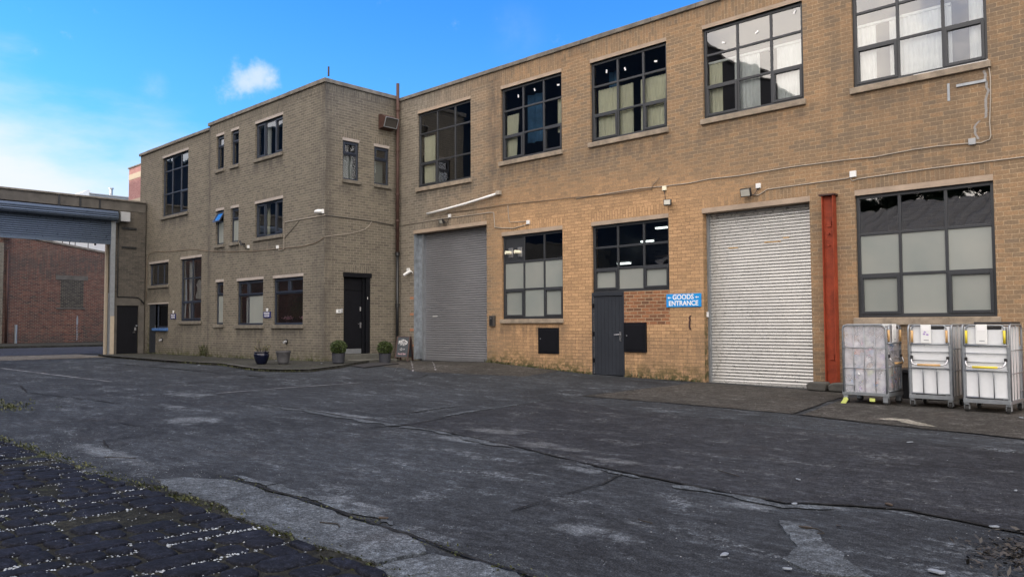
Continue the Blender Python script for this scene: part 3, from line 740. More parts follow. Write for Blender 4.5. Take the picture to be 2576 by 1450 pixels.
# ------------------------------------------------------------------ the long warehouse
def under(sills, reach=.55):
    def f(u, z):
        g = 0.0
        for a, b, zs in sills:
            if a - .1 < u < b + .1 and zs - reach < z < zs + .02: g = max(g, (1 - (zs - z) / reach) * .95)
        return g
    return f
zf = lambda v: gz(v.x, min(v.y, 16.7))
WX = {'W1': (-20.41, -17.82, 6.02, 8.52), 'W2': (-16.50, -14.11, 6.33, 8.53), 'W3': (-13.10, -10.68, 6.35, 8.53), 'W4': (-9.67, -7.19, 6.36, 8.55), 'W5': (-6.14, -3.65, 6.37, 8.55),
      'L1': (-16.48, -14.11, 1.62, 4.09), 'L2': (-13.10, -10.68, 2.30, 4.09), 'L3': (-6.16, -3.63, 1.57, 4.10)}
holesF = list(WX.values()) + [(-20.60, -17.12, -.15, 4.51), (-9.73, -7.12, -.15, 4.10), (-13.09, -12.07, .05, 2.30)]
uF = under([(-20.5, -17.7, 5.88), (-16.55, -14.05, 6.18), (-13.2, -10.6, 6.2), (-9.75, -7.1, 6.22), (-6.2, -3.6, 6.22), (-16.5, -14.1, 1.49), (-6.2, -3.6, 1.42)], .42)
def grimeF(v):
    g = uF(v.x, v.z)
    if v.z > 8.7: g = max(g, (v.z - 8.7) * 1.1)
    if abs(v.x + 16.75) < .45 and v.z > 4.6: g = max(g, .7 * (1 - abs(v.x + 16.75) / .45) * min(1, (v.z - 4.6)))
    if v.x < -18 and 4.5 < v.z < 5.0 and abs(v.x + 19.1) < .35: g = .8
    if v.x > -14.2 and v.x < -9.7 and v.z < 1.3: g = max(g, .32)
    if v.z < 1.0 + zf(v): g = max(g, .25)
    if v.x > -6.8 and v.z > 4.2: g = max(g, .26)  # browner brick tone at the upper right end, carried by this mask
    if 5.0 < v.z < 6.2: g = max(g, .12)
    return g
wareh = thing('warehouse', (-8, 16.8, .05), 'long two storey buff brick warehouse with big grid windows and two tall roller shutters', 'building')
wall('wall', MF, -21.47, 8.0, -.3, 9.13, holesF, 'buff_brick', wareh, attrs=flat_attr(lambda v: moss_low(zf, .62)(v) * (1.0 if -17.2 < v.x < -9.7 else .5), grimeF, warm_f))
MB().box(-21.45, 8.0, 16.86 + 3.3, 44, -.3, 9.05).build('rear_wall', 'dark_brick', wareh, attrs=ZERO)
MB().quad((-21.5, 16.85, 9.10), (8, 16.85, 9.10), (8, 44, 9.10), (-21.5, 44, 9.10)).build('roof', 'roof_grey', wareh, recalc=False)
MB().quad((8, 16.81, -.3), (8, 30, -.3), (8, 30, 9.13), (8, 16.81, 9.13)).build('end_wall', 'buff_brick', wareh, attrs=ZERO, recalc=False)
mb = MB(MF)
x = -21.47
while x < 8:
    L = min(random.uniform(.9, 1.3), 8 - x); e = random.uniform(-.006, .006)
    mb.box(x + .002, x + L - .002, -.055 + e, .26, 9.125, 9.245 + e); x += L
mb.build('coping', 'coping_stone', wareh, bevel=.012)
ga = flat_attr(lambda v: 0, grimeF, warm_f)
def soldier(par, M, u0, u1, z0, z1, material, at, d=.004):
    n = max(1, int((u1 - u0) / .3)); mbs = MB(M)
    for i in range(n):
        a, b = u0 + (u1 - u0) * i / n, u0 + (u1 - u0) * (i + 1) / n
        mbs.quad((a, -d, z0), (b, -d, z0), (b, -d, z1), (a, -d, z1))
    mbs.quad((u0, -d, z1), (u1, -d, z1), (u1, .02, z1), (u0, .02, z1)); mbs.quad((u0, -d, z0), (u0, .02, z0), (u1, .02, z0), (u1, -d, z0))
    mbs.quad((u0, -d, z0), (u0, -d, z1), (u0, .02, z1), (u0, .02, z0)); mbs.quad((u1, -d, z0), (u1, .02, z0), (u1, .02, z1), (u1, -d, z1))
    return mbs.build('soldier_course', material, par, swap=True, attrs=at, recalc=False)
soldier(wareh, MF, -21.47, 8.0, 8.885, 9.124, 'buff_brick', ga)
for k in ('W1', 'W2', 'W3', 'W4', 'W5'):
    a, b, c, d = WX[k]; soldier(wareh, MF, a, b, d + .105, 8.884, 'buff_brick', ga)
for a, b, c in ((-16.48, -14.11, 4.215), (-13.1, -10.68, 4.215), (-9.73, -7.12, 4.225), (-6.16, -3.63, 4.225), (-20.6, -17.12, 4.625)):
    soldier(wareh, MF, a, b, c, c + .238, 'buff_brick', ga)
W = {}
thirds = lambda a, b: (a + (b - a) * .355, a + (b - a) * .69)
for k, rows, sash in (('W1', (7.83, 6.84), {(0, 2)}), ('W2', (7.85, 7.09), {(0, 2), (2, 2)}), ('W3', (7.87, 7.10), {(0, 2), (2, 2)}), ('W4', (7.91, 7.15), {(0, 2), (2, 2)}), ('W5', (7.95, 7.21), {(0, 2), (2, 2)})):
    a, b, c, d = WX[k]
    w_ = window(wareh, MF, a, b, c, d, thirds(a, b), rows, sash); W[k] = w_
    lintel(MF, a, b, d, d + .10, 'concrete_trim', w_); sill(MF, a - .05, b + .05, c - .003, .13, 'sill_stone', w_)
    room(wareh, MF, a, b, c, d, 3.2, 'maroon_room' if k in ('W3',) else 'dark_room')
a, b, c, d = WX['L1']
W['L1'] = window(wareh, MF, a, b, c, d, (-15.645, -14.86), (3.30, 2.49), {(0, 2), (2, 2)}, frost={(i, j) for i in range(3) for j in (1, 2)}, board={(0, 0)})
lintel(MF, a, b, d, d + .12, 'concrete_trim', W['L1']); sill(MF, a - .03, b + .03, c - .003, .12, 'sill_stone', W['L1'])
a, b, c, d = WX['L2']
W['L2'] = window(wareh, MF, a, b, c, d, (-12.285, -11.473), (3.495, 2.92), {(0, 2), (2, 2)}, frost={(i, 2) for i in range(3)})
lintel(MF, a, b, d, d + .11, 'concrete_trim', W['L2'])
a, b, c, d = WX['L3']
W['L3'] = window(wareh, MF, a, b, c, d, (-5.315, -4.468), (3.29, 2.445), {(0, 2), (2, 2)}, frost={(i, j) for i in range(3) for j in (1, 2)})
lintel(MF, a, b, d, d + .12, 'concrete_trim', W['L3']); sill(MF, a - .06, b + .06, c - .003, .15, 'sill_stone', W['L3'])
for k in ('L1', 'L2', 'L3'):
    a, b, c, d = WX[k]; room(wareh, MF, a, b, c, d, 5.0, 'dark_room', .45)
# what hangs inside the upper windows
drape(W['W1'], MF, -20.33, -19.75, 6.05, 7.75, .22); drape(W['W1'], MF, -17.95, -17.85, 6.9, 7.8, .22)
drape(W['W2'], MF, -16.42, -15.95, 6.36, 7.75, .22, taper=.25); drape(W['W2'], MF, -14.42, -14.15, 6.9, 7.85, .22); drape(W['W2'], MF, -14.30, -14.15, 6.36, 6.95, .22)
drape(W['W2'], MF, -15.98, -15.35, 6.9, 8.35, .62, 'curtain_blue', .05, .3, 'wall_hanging')
drape(W['W3'], MF, -13.0, -12.28, 6.38, 7.80, .22); drape(W['W3'], MF, -12.25, -11.85, 6.38, 7.78, .22); drape(W['W3'], MF, -11.62, -10.75, 6.38, 7.80, .22)
drape(W['W3'], MF, -13.02, -12.75, 7.7, 8.45, .8, 'curtain_blue', .04, .2, 'wall_hanging')
drape(W['W4'], MF, -9.6, -9.25, 6.4, 7.75, .22, 'blind_cream'); drape(W['W4'], MF, -8.95, -8.30, 6.4, 7.75, .22, 'blind_white'); drape(W['W4'], MF, -7.9, -7.25, 6.4, 7.75, .22, 'blind_white')
MB(MF).box(-9.6, -7.25, .18, .24, 7.72, 7.77).build('blind_rail', 'blind_white', W['W4'])
drape(W['W5'], MF, -6.08, -5.72, 6.4, 7.7, .22, 'blind_white'); drape(W['W5'], MF, -5.45, -4.3, 6.4, 7.7, .22, 'blind_white'); drape(W['W5'], MF, -4.0, -3.7, 6.4, 8.4, .22, 'blind_white')
MB(MF).box(-6.08, -4.3, .18, .24, 7.68, 7.73).build('blind_rail', 'blind_white', W['W5'])
# small stickers left on the panes
def sticker(win, M, u, z, rot, d=.085):
    c, s = math.cos(rot), math.sin(rot); a, b = .022, .045
    MB(M).quad(*[(u + p * c - q * s, d, z + p * s + q * c) for p, q in ((-a, -b), (a, -b), (a, b), (-a, b))]).build('sticker', 'sign_white', win, recalc=False)
for k, pts in (('W2', ((-15.85, 8.22, .1), (-15.2, 8.27, .5), (-14.3, 8.22, 1.4))), ('W3', ((-12.6, 8.22, -.1), (-12.0, 8.15, .3), (-11.05, 8.13, 1.4))), ('W4', ((-9.15, 8.13, 1.2), (-8.3, 8.16, -1.0), (-7.4, 8.38, -.5)))):
    for u, z, r_ in pts: sticker(W[k], MF, u, z, r_)
MB(MF).box(-4.95, -3.64, -.02, .06, 6.345, 6.385).build('trim_strip', 'blind_white', W['W5'])
# two white flue pipes through the board in the ground floor window
for u in (-16.30, -15.93):
    MB(MF).box(u + .03, u + .20, .095 - .02, .098, 3.44, 3.72).build('flue_plate', 'steel', W['L1'], bevel=.004)
    MB(MF).tube([(u + .10, .10, 3.58), (u + .04, -.07, 3.585)], .052, 14).build('flue_pipe', 'blind_cream', W['L1'], smooth=False)
# infill of older red brick beside the grey door
MB(MF).quad((-12.07, -.003, 1.455), (-10.675, -.003, 1.455), (-10.675, -.003, 2.298), (-12.07, -.003, 2.298)).build('brick_infill', 'infill_brick', wareh, attrs=ZERO, recalc=False)
# the pale brick plinths either side of the bright shutter
# roller shutters
lm = MB(MF); lm.box(-20.61, -17.11, -.012, .30, 4.505, 4.62)
sh1 = shutter(wareh, MF, -20.36, -17.10, .30, 4.50, .30, 'shutter_shaded')
lm.build('lintel', 'concrete_trim', sh1, bevel=.008)
MB(MF).box(-20.42, -20.335, .20, .34, .30, 4.5).build('guide_rail', 'galvanised', sh1)
mbj = MB(MF); mbj.quad((-20.597, .005, .33), (-20.597, .20, .33), (-20.597, .20, 4.5), (-20.597, .005, 4.5)); mbj.quad((-20.597, .20, .33), (-20.42, .201, .33), (-20.42, .201, 4.5), (-20.597, .20, 4.5))
mbj.build('painted_jamb', 'jamb_paint', sh1, recalc=False)
for z in (3.30 - .46, 2.36, 1.82, 1.30, .78):
    MB(MF).box(-20.80, -20.603, -.006, .03, z - .04, z + .04).build('quoin_brick', 'jamb_brick' if z < 2.6 else 'wing_sill', wareh, bevel=.006)
MB(MF).box(-19.95, -19.72, .268, .285, 1.735, 1.755).build('handle', 'sign_white', sh1)
lm = MB(MF); lm.box(-9.745, -7.105, -.014, .30, 4.095, 4.215)
sh2 = shutter(wareh, MF, -9.70, -7.10, -.02, 4.09, .26, 'shutter_bright')
lm.build('lintel', 'concrete_trim', sh2, bevel=.008)
MB(MF).box(-9.728, -9.675, .17, .30, .0, 4.09).build('guide_rail', 'galvanised', sh2)
MB(MF).box(-9.72, -9.695, .10, .16, 1.62, 1.74).build('switch', 'sign_white', wareh)
mbr = MB(MF)
for z, a, b in ((3.30, -8.3, -7.9), (3.37, -7.85, -7.7), (3.23, -9.2, -8.95)):
    mbr.quad((a, .242, z), (b, .242, z), (b, .242, z + .02), (a, .242, z + .02))
mbr.build('rust_streak', 'wood_grip', sh2, recalc=False)
# grey door under the second window
door = MB(MF); door.box(-13.05, -12.10, .02, .07, .13, 2.20); dleaf = door.build('door', 'door_grey', wareh, bevel=.006)
gr = MB(MF)
for i in range(1, 8): gr.box(-13.05 + .95 * i / 8 - .002, -13.05 + .95 * i / 8 + .002, .0185, .021, .16, 2.16)
gr.build('groove', 'black_paint', dleaf)
fr = MB(MF); fr.box(-13.10, -13.055, -.012, .09, .09, 2.30); fr.box(-12.095, -12.05, -.012, .09, .09, 2.30); fr.box(-13.055, -12.095, -.011, .09, 2.205, 2.30)
fr.build('frame', 'door_grey', dleaf, bevel=.005)
ed = MB(MF); ed.box(-13.054, -13.046, .006, .022, .15, 2.19); ed.box(-12.104, -12.096, .006, .022, .15, 2.19); ed.build('edge_trim', 'steel', dleaf)
for z in (.5, 1.2, 1.95): MB(MF).box(-13.085, -13.04, -.03, .018, z - .06, z + .06).build('hinge', 'black_paint', dleaf, bevel=.006)
MB(MF).box(-12.21, -12.165, .004, .02, 1.02, 1.26).tube([(-12.19, .0, 1.19), (-12.19, -.045, 1.19), (-12.34, -.05, 1.185)], .010, 8).build('handle', 'steel', dleaf)

# ------------------------------------------------------------------ the projecting wing
zw = lambda v: gz(v.x, 13.8) + .07
WW = {'W6': (-25.94, -24.06, 7.37, 8.64), 'W7': (-25.90, -24.01, 4.56, 5.77), 'S1': (-28.92, -28.31, 7.40, 8.69), 'S2': (-27.75, -27.15, 7.40, 8.69), 'S3': (-28.89, -28.26, 4.53, 5.82), 'S4': (-27.70, -27.10, 4.53, 5.80),
      'Wc': (-28.83, -28.22, 1.52, 3.11), 'Wd': (-27.17, -25.27, 1.49, 3.08), 'We': (-24.60, -22.70, 1.49, 3.07)}
WL = {'G1': (-33.99, -31.48, 6.09, 8.61), 'Wa': (-35.20, -33.23, 3.21, 4.15), 'Wb': (-32.06, -30.16, 1.66, 4.17)}
wing = thing('office_wing', (-21.476, 13.894, .3), 'three storey drab brick wing with small sky-tinted windows, projecting into the yard', 'building')
uW = under([(-26.05, -24.0, 7.23), (-26, -24, 4.42), (-29, -28.2, 7.27), (-27.8, -27.1, 7.27), (-29, -28.2, 4.4), (-27.8, -27.05, 4.4), (-29, -28.2, 1.38), (-27.3, -25.2, 1.36), (-24.7, -22.7, 1.36), (-34.1, -31.4, 5.95), (-35.3, -33.2, 3.09), (-32.2, -30.1, 1.5), (-34.5, -33.2, 1.28)], .5)
def grimeW(v):
    g = uW(v.x, v.z) if v.y < 13.96 else 0
    if v.z > 8.75: g = max(g, (v.z - 8.75) * 1.0)
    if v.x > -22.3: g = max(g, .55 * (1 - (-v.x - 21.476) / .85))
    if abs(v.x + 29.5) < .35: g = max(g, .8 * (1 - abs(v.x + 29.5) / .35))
    if v.z < .95: g = max(g, .35)
    return g
mw = lambda v: moss_low(zw, .42)(v)
wall('wall', MW, -29.5, -21.476, -.2, 9.20, list(WW.values()), 'wing_brick', wing, depth=.24, attrs=flat_attr(mw, grimeW, lambda v: .35))
wall('wall', MW2, -36.33, -29.5, -.2, 9.06, list(WL.values()) + [(-34.43, -33.2, 1.39, 2.40), (-35.27, -34.43, .1, 2.40)], 'wing_brick', wing, depth=.24, attrs=flat_attr(mw, grimeW, lambda v: .35))
MB().quad((-29.5, YW, -.2), (-29.5, YW + .05, -.2), (-29.5, YW + .05, 9.2), (-29.5, YW, 9.2)).build('return', 'wing_brick', wing, attrs=ZERO, recalc=False)
SS = {'Sa': (14.57, 15.19, 6.18, 7.45), 'Sb': (15.81, 16.42, 6.18, 7.45)}
holesS = list(SS.values()) + [(14.63, 15.66, .53, 3.17)]
def grimeS(v):
    g = 0.0
    for a, b, z in ((14.5, 15.3, 6.05), (15.75, 16.5, 6.05)):
        if a < v.y < b and z - .5 < v.z < z: g = .8 * (1 - (z - v.z) / .5)
    if v.z > 8.4: g = max(g, (v.z - 8.4) * .8)
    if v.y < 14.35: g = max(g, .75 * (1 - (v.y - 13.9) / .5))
    if v.z < .9: g = max(g, .3)
    return g
wall('wall', MS, 13.894, 16.80, -.2, 9.20, holesS, 'wing_brick', wing, depth=.22, attrs=flat_attr(lambda v: moss_low(lambda q: gz(-21.3, q.y) + .03, .35)(v), grimeS, lambda v: .45))
MB().quad((-36.33, YW + .06, -.2), (-36.33, 44, -.2), (-36.33, 44, 9.0), (-36.33, YW + .06, 9.0)).build('end_wall', 'wing_brick', wing, attrs=ZERO, recalc=False)
MB().quad((-36.3, 14, 9.04), (-21.5, 14, 9.04), (-21.5, 44, 9.04), (-36.3, 44, 9.04)).build('roof', 'roof_grey', wing, recalc=False)
MB().box(-36.3, -21.6, 18.6, 44, -.2, 9.0).build('rear_wall', 'dark_brick', wing, attrs=ZERO)
mb = MB()
def coping_run(mb, a, b, y0, y1, z0, z1, axis):
    x = a
    while x < b - .01:
        L = min(random.uniform(.8, 1.2), b - x); e = random.uniform(-.006, .006)
        if axis == 0: mb.box(x + .002, x + L - .002, y0, y1, z0, z1 + e)
        else: mb.box(y0, y1, x + .002, x + L - .002, z0, z1 + e)
        x += L
coping_run(mb, -29.56, -21.416, YW - .06, YW + .25, 9.20, 9.33, 0); coping_run(mb, YW + .252, 16.74, XS - .25, XS + .06, 9.20, 9.33, 1); coping_run(mb, -36.40, -29.562, YW - .02, YW + .28, 9.06, 9.18, 0)
mb.build('coping', 'coping_stone', wing, bevel=.012)
gw = flat_attr(lambda v: 0, grimeW, lambda v: .35); gs = flat_attr(lambda v: 0, grimeS, lambda v: .45)
soldier(wing, MW, -29.5, -21.476, 8.96, 9.198, 'wing_brick', gw); soldier(wing, MW2, -36.33, -29.5, 8.83, 9.058, 'wing_brick', gw); soldier(wing, MS, 13.9, 16.79, 8.96, 9.198, 'wing_brick', gs)
for k, (a, b, c, d) in WW.items():
    t = d + .11
    if t + .2 < 8.96: soldier(wing, MW, a, b, t, t + .22, 'wing_brick', gw)
    else: soldier(wing, MW, a, b, t, 8.955, 'wing_brick', gw)
for k, (a, b, c, d) in WL.items(): soldier(wing, MW2, a, b, d + .1, min(d + .32, 8.825), 'wing_brick', gw)
for k, (a, b, c, d) in SS.items(): soldier(wing, MS, a, b, d + .1, d + .32, 'wing_brick', gs)
soldier(wing, MS, 14.63, 15.66, 3.175, 3.41, 'wing_brick', gs)
def wwin(M, k, box, cols, rows, sash=(), frost=(), skip=(), silld=.06, sillh=.12, li=True, mat_room='dark_room', mull_from=None):
    a, b, c, d = box
    w_ = window(wing, M, a, b, c, d, cols, rows, sash, frost, fm='frame_sky_tint', fw=.06, mw=.05, skip=skip, mull_from=mull_from)
    if li: lintel(M, a - .02, b + .02, d, d + .10, 'wing_lintel', w_)
    sill(M, a - .07, b + .06, c - .003, sillh, 'wing_sill', w_, out=silld)
    room(wing, M, a, b, c, d, 2.2, mat_room, .12, d0=.26); W[k] = w_; return w_
for k in ('W6', 'W7'):
    a, b, c, d = WW[k]; wwin(MW, k, WW[k], (a + .62, a + 1.30), (), {(0, 0), (2, 0)})
for k in ('S1', 'S2', 'S4'):
    a, b, c, d = WW[k]; wwin(MW, k, WW[k], (), (d - .42,), {(0, 0)}, frost={(0, 1)} if k == 'S4' else ())
a, b, c, d = WW['S3']; w_ = wwin(MW, 'S3', WW['S3'], (), (d - .42,), frost={(0, 1)}, skip={(0, 0)})
# its top light stands open, hinged along the top
sa = MB(lambda u, dd, z: MW(u, .06 + dd + (z - (d - .06)) * .55, z))
for q in ((a + .04, a + .10, d - .44, d - .04), (b - .10, b - .04, d - .44, d - .04), (a + .10, b - .10, d - .10, d - .04), (a + .10, b - .10, d - .44, d - .38)): sa.box(q[0], q[1], -.02, .03, q[2], q[3])
ol = sa.build('open_light', 'frame_sky_tint', w_)
MB(lambda u, dd, z: MW(u, .06 + dd + (z - (d - .06)) * .55, z)).quad((a + .1, 0, d - .38), (b - .1, 0, d - .38), (b - .1, 0, d - .1), (a + .1, 0, d - .1)).build('glass', 'window_glass', w_, recalc=False)
drape(W['S1'], MW, -28.86, -28.36, 7.43, 8.3, .30, 'blind_white', .01); drape(W['S2'], MW, -27.7, -27.2, 7.43, 8.3, .30, 'blind_white', .01)
drape(W['W6'], MW, -25.88, -25.4, 7.4, 8.6, .34, 'blind_white', .01); drape(W['W7'], MW, -25.85, -25.45, 4.6, 5.75, .34, 'blind_cream', .015)
wwin(MW, 'Wc', WW['Wc'], (), (2.62,), {(0, 0)}, frost={(0, 1)})
wwin(MW, 'Wd', WW['Wd'], (-26.42,), (2.55,), {(0, 0), (1, 0)}, frost={(1, 1)})
drape(W['Wd'], MW, -27.1, -26.5, 1.52, 2.5, .36, 'blind_white', .008)
wwin(MW, 'We', WW['We'], (-23.65,), (2.55,), {(0, 0), (1, 0)}, skip={(0, 1), (1, 1)}, mull_from=2.55)
MB(MW).quad((-24.54, .10, 1.56), (-22.76, .10, 1.56), (-22.76, .10, 2.52), (-24.54, .10, 2.52)).build('glass', 'window_glass', W['We'], recalc=False)
a, b, c, d = WL['G1']; wwin(MW2, 'G1', WL['G1'], (a + .85, a + 1.70), (8.02, 7.05), {(2, 2)}, silld=.07)
a, b, c, d = WL['Wa']; wwin(MW2, 'Wa', WL['Wa'], (a + .70, a + 1.35), (), ())
a, b, c, d = WL['Wb']; wwin(MW2, 'Wb', WL['Wb'], ((a + b) / 2,), (3.38, 2.45), {(0, 2), (1, 2)})
drape(W['Wb'], MW2, -31.95, -31.45, 1.75, 4.1, .34, 'blind_white', .03)
# white bird shape cut out and stuck inside the tall window
bird = [(-30.98, 2.55), (-30.25, 2.52), (-30.22, 2.62), (-30.45, 2.72), (-30.55, 2.95), (-30.52, 3.2), (-30.60, 3.3), (-30.78, 3.28), (-30.88, 3.15), (-30.95, 3.1), (-30.86, 3.02), (-30.85, 2.85), (-31.0, 2.68)]
MB(MW2).prism(bird, .16, .17).build('paper_cutout', 'mural_white', W['Wb'])
# glazed door and side window at the far end
w_ = window(wing, MW2, -34.43, -33.2, 1.39, 2.40, (), (), fm='frame_sky_tint', fw=.06); lintel(MW2, -35.30, -33.17, 2.40, 2.46, 'wing_lintel', w_); room(wing, MW2, -34.43, -33.2, 1.39, 2.40, 2.0, 'dark_room', .1, d0=.26)
MB(MW2).box(-34.6, -33.17, -.10, .12, 1.27, 1.386).build('sill', 'blue_ledge', w_, bevel=.01)
dl = MB(MW2).box(-35.24, -34.44, .06, .11, .26, 2.39).build('door', 'door_grey', wing, bevel=.006)
MB(MW2).box(-34.60, -34.56, .03, .058, 1.35, 1.50).build('handle', 'steel', dl)
# a plant and two pots of pink flowers stand inside the last window
mbp = MB(); rp = random.Random(5)
for _ in range(420):
    u = rp.gauss(-23.75, .33); z = rp.uniform(1.75, 2.6); y = YW + .38 + rp.uniform(0, .25); L = rp.uniform(.12, .35)
    mbp.quad((u - .012, y, z), (u + .012, y, z), (u + rp.uniform(-.05, .05), y + .02, z - L))
plv = mbp.build('indoor_plant', 'tree_leaf', recalc=False); tag(plv, 'large drooping house plant behind the ground floor corner window of the wing', 'plant')
for i, u in enumerate((-24.15, -23.15)):
    t_ = thing('flower_pot', (u, YW + .34, 1.49), 'pink flowers in a pot on the inside ledge, left of the pair' if i == 0 else 'pink flowers in a pot on the inside ledge, right of the pair', 'flower pot', 'pink flower pots behind the wing window')
    MB().lathe([(.07, 0), (.09, .14)], (u, YW + .34, 1.50), 12).build('pot', 'pot_slate', t_)
    mbp = MB()
    for _ in range(70):
        q = Vector((rp.gauss(0, .08), rp.gauss(0, .05), rp.gauss(.22, .03))); s = .022
        mbp.quad(*[(u + q.x + s * math.cos(g), YW + .34 + q.y + s * math.sin(g) * .5, 1.5 + q.z + s * math.sin(g)) for g in (0, 1.6, 3.1, 4.7)])
    mbp.build('flowers', 'flower_pink', t_, recalc=False)
for k, sx in (('Sa', 0), ('Sb', 1)):
    a, b, c, d = SS[k]
    w_ = window(wing, MS, a, b, c, d, (), (d - .42,), {(0, 0)}, fm='frame_sky_tint', fw=.055, set_in=.05)
    lintel(MS, a - .02, b + .02, d, d + .095, 'wing_lintel', w_); sill(MS, a - .02, b + .08, c - .003, .11, 'wing_sill', w_)
    room(wing, MS, a, b, c, d, 1.6, 'dark_room', .1, d0=.24)
    MB(MS).quad((a + .04, .30, c + .05), (b - .04, .30, c + .05), (b - .04, .30, d - .42), (a + .04, .30, d - .42)).build('roller_blind', 'frosted_glass', w_, recalc=False)
# black entrance door in the side of the wing
dl = MB(MS).box(14.66, 15.42, .13, .18, .71, 2.59).build('door', 'black_paint', wing, bevel=.005)
MB(MS).box(14.66, 15.42, .14, .19, .545, .70).build('kick_plate', 'galvanised', dl)
MB(MS).box(14.66, 15.42, .125, .18, 2.60, 3.0).build('fanlight_panel', 'black_paint', dl, bevel=.006)
fr = MB(MS); fr.box(15.42, 15.50, .07, .20, .54, 3.02); fr.box(15.50, 15.655, -.02, .20, .54, 3.02); fr.box(14.632, 14.66, .07, .20, .54, 3.02); fr.box(14.60, 15.69, -.06, .20, 3.021, 3.165)
fr.build('frame', 'black_paint', dl, bevel=.006)
MB(MS).box(15.35, 15.39, .105, .13, 1.38, 1.56).tube([(15.37, .11, 1.51), (15.37, .07, 1.51), (15.24, .065, 1.51)], .010, 8).build('handle', 'steel', dl)
MB(MS).box(15.34, 15.38, .10, .13, 1.93, 2.07).build('lock', 'steel', dl, bevel=.006)
MB(MS).box(15.54, 15.555, -.026, -.018, 2.32, 2.39).build('label', 'sign_white', dl)
# roof rod
tag(MB().tube([(-21.15, 13.80, 9.30), (-21.15, 13.80, 9.60)], .028, 8).build('roof_post', 'rust_iron'), 'short rusty metal post standing up at the roof corner of the wing', 'post')

# ------------------------------------------------------------------ gateway at the far end of the yard
gate = thing('gateway_wall', (XG, 13.2, .25), 'grimy brick and concrete gateway wall with a half raised roller shutter over the street entrance', 'gateway')
gbz = flat_attr(lambda v: moss_low(lambda q: .25, .4)(v), lambda v: .45 if 12.7 < v.y < 13.3 and v.z > 3.4 else .2, lambda v: .8)
def gpier(y0, y1, hole=None):
    wall('wall', MG, y0, y1, -.2, 6.42, [hole] if hole else [], 'gate_brick', gate, depth=.3, attrs=gbz)
    mb = MB()
    for x0, x1 in ((XG - .75, XG),):
        mb.quad((x0, y0, -.2), (x1, y0, -.2), (x1, y0, 6.42), (x0, y0, 6.42)); mb.quad((x0, y1, -.2), (x0, y1, 6.42), (x1, y1, 6.42), (x1, y1, -.2)); mb.quad((x0, y0, -.2), (x0, y0, 6.42), (x0, y1, 6.42), (x0, y1, -.2))
    mb.build('pier_return', 'gate_brick', gate, attrs=gbz, recalc=False)
gpier(12.62, 13.895, (12.755, 13.64, .0, 2.36)); gpier(-14.0, 4.2)
MB().box(XG - .75, XG + .02, -14, 13.89, 6.424, 6.84).build('lintel_beam', 'gate_concrete', gate, bevel=.015)
MB().box(XG - .82, XG + .09, -14, 13.885, 6.842, 6.92).build('coping', 'coping_stone', gate, bevel=.015)
mb = MB()
for y in (10.42, 11.22, 11.98): mb.box(XG + .021, XG + .05, y - .035, y + .035, 6.40, 6.83)
mb.build('strap', 'iron_black', gate)
MB(MG).box(12.66, 13.72, -.02, .02, 2.36, 2.72).box(12.62, 12.752, -.02, .02, .1, 2.36).box(13.642, 13.88, -.02, .02, .1, 2.36).build('door_surround', 'gate_concrete', gate)
gd = MB(MG).box(12.76, 13.635, .03, .08, .29, 2.355).build('door', 'black_paint', gate, bevel=.006)
MB(MG).box(13.50, 13.56, .0, .03, 1.28, 1.42).tube([(13.52, 0, 1.2), (13.42, -.03, 1.19)], .014, 8).build('handle', 'steel', gd)
MB(MG).box(13.55, 13.62, .0, .03, 1.46, 1.52).build('lock', 'galvanised', gd)
sh = shutter(gate, MG, 4.1, 12.42, 4.93, 6.2, -.10, 'shutter_blue', pitch=.085, amp=.026)
dr = []
for i in range(64):
    g = 2 * math.pi * i / 64; r_ = .20 + .012 * math.cos(g * 16)
    dr.append((XG + .32 + r_ * math.cos(g), 6.13 + r_ * math.sin(g)))
MB().prism(dr, 4.0, 12.58, 1).build('roll_drum', 'shutter_blue', sh, recalc=True)
MB(MG).box(12.42, 12.60, -.14, -.02, .2, 5.9).build('guide_rail', 'galvanised', sh)
MB(MG).box(12.60, 12.66, -.34, -.02, 5.86, 6.4).build('bracket', 'iron_black', sh)
MB(MG).box(12.72, 13.10, -.38, -.01, 5.94, 6.34).build('motor_box', 'grey_plastic', sh, bevel=.01)
mb = MB(MG).box(12.90, 13.50, -.05, 0, 5.64, 5.73); mb.box(12.9, 13.5, -.05, 0, 4.82, 4.90); mb.build('wall_bracket', 'iron_black', gate)
MB().box(XG - .84, XG - .70, 12.52, 12.615, .2, 6.4).build('door_post', 'cream_band', gate)
MB().box(XG - .55, XG - .2, 12.58, 12.615, .2, 2.9).build('guard_plate', 'galvanised', gate)
MB(MG).box(12.44, 12.60, -.16, -.141, .2, 1.9).build('guard_plate', 'cream_band', gate)
def cable(name, pts, material, label, r=.012, cat='cable', group=None, smooth_n=0):
    o = MB().tube(pts, r, 6).build(name, material, smooth=True, recalc=False); return tag(o, label, cat, group)
cable('power_cable', [MG(u, -.03, z) for u, z in ((12.74, 5.9), (12.75, 4.0), (12.75, 2.78), (12.78, 2.72), (13.2, 2.72), (13.62, 2.70), (13.75, 2.6), (13.86, 2.45))], 'iron_black', 'thick black cable running down the gateway pier and over its black door', .025)

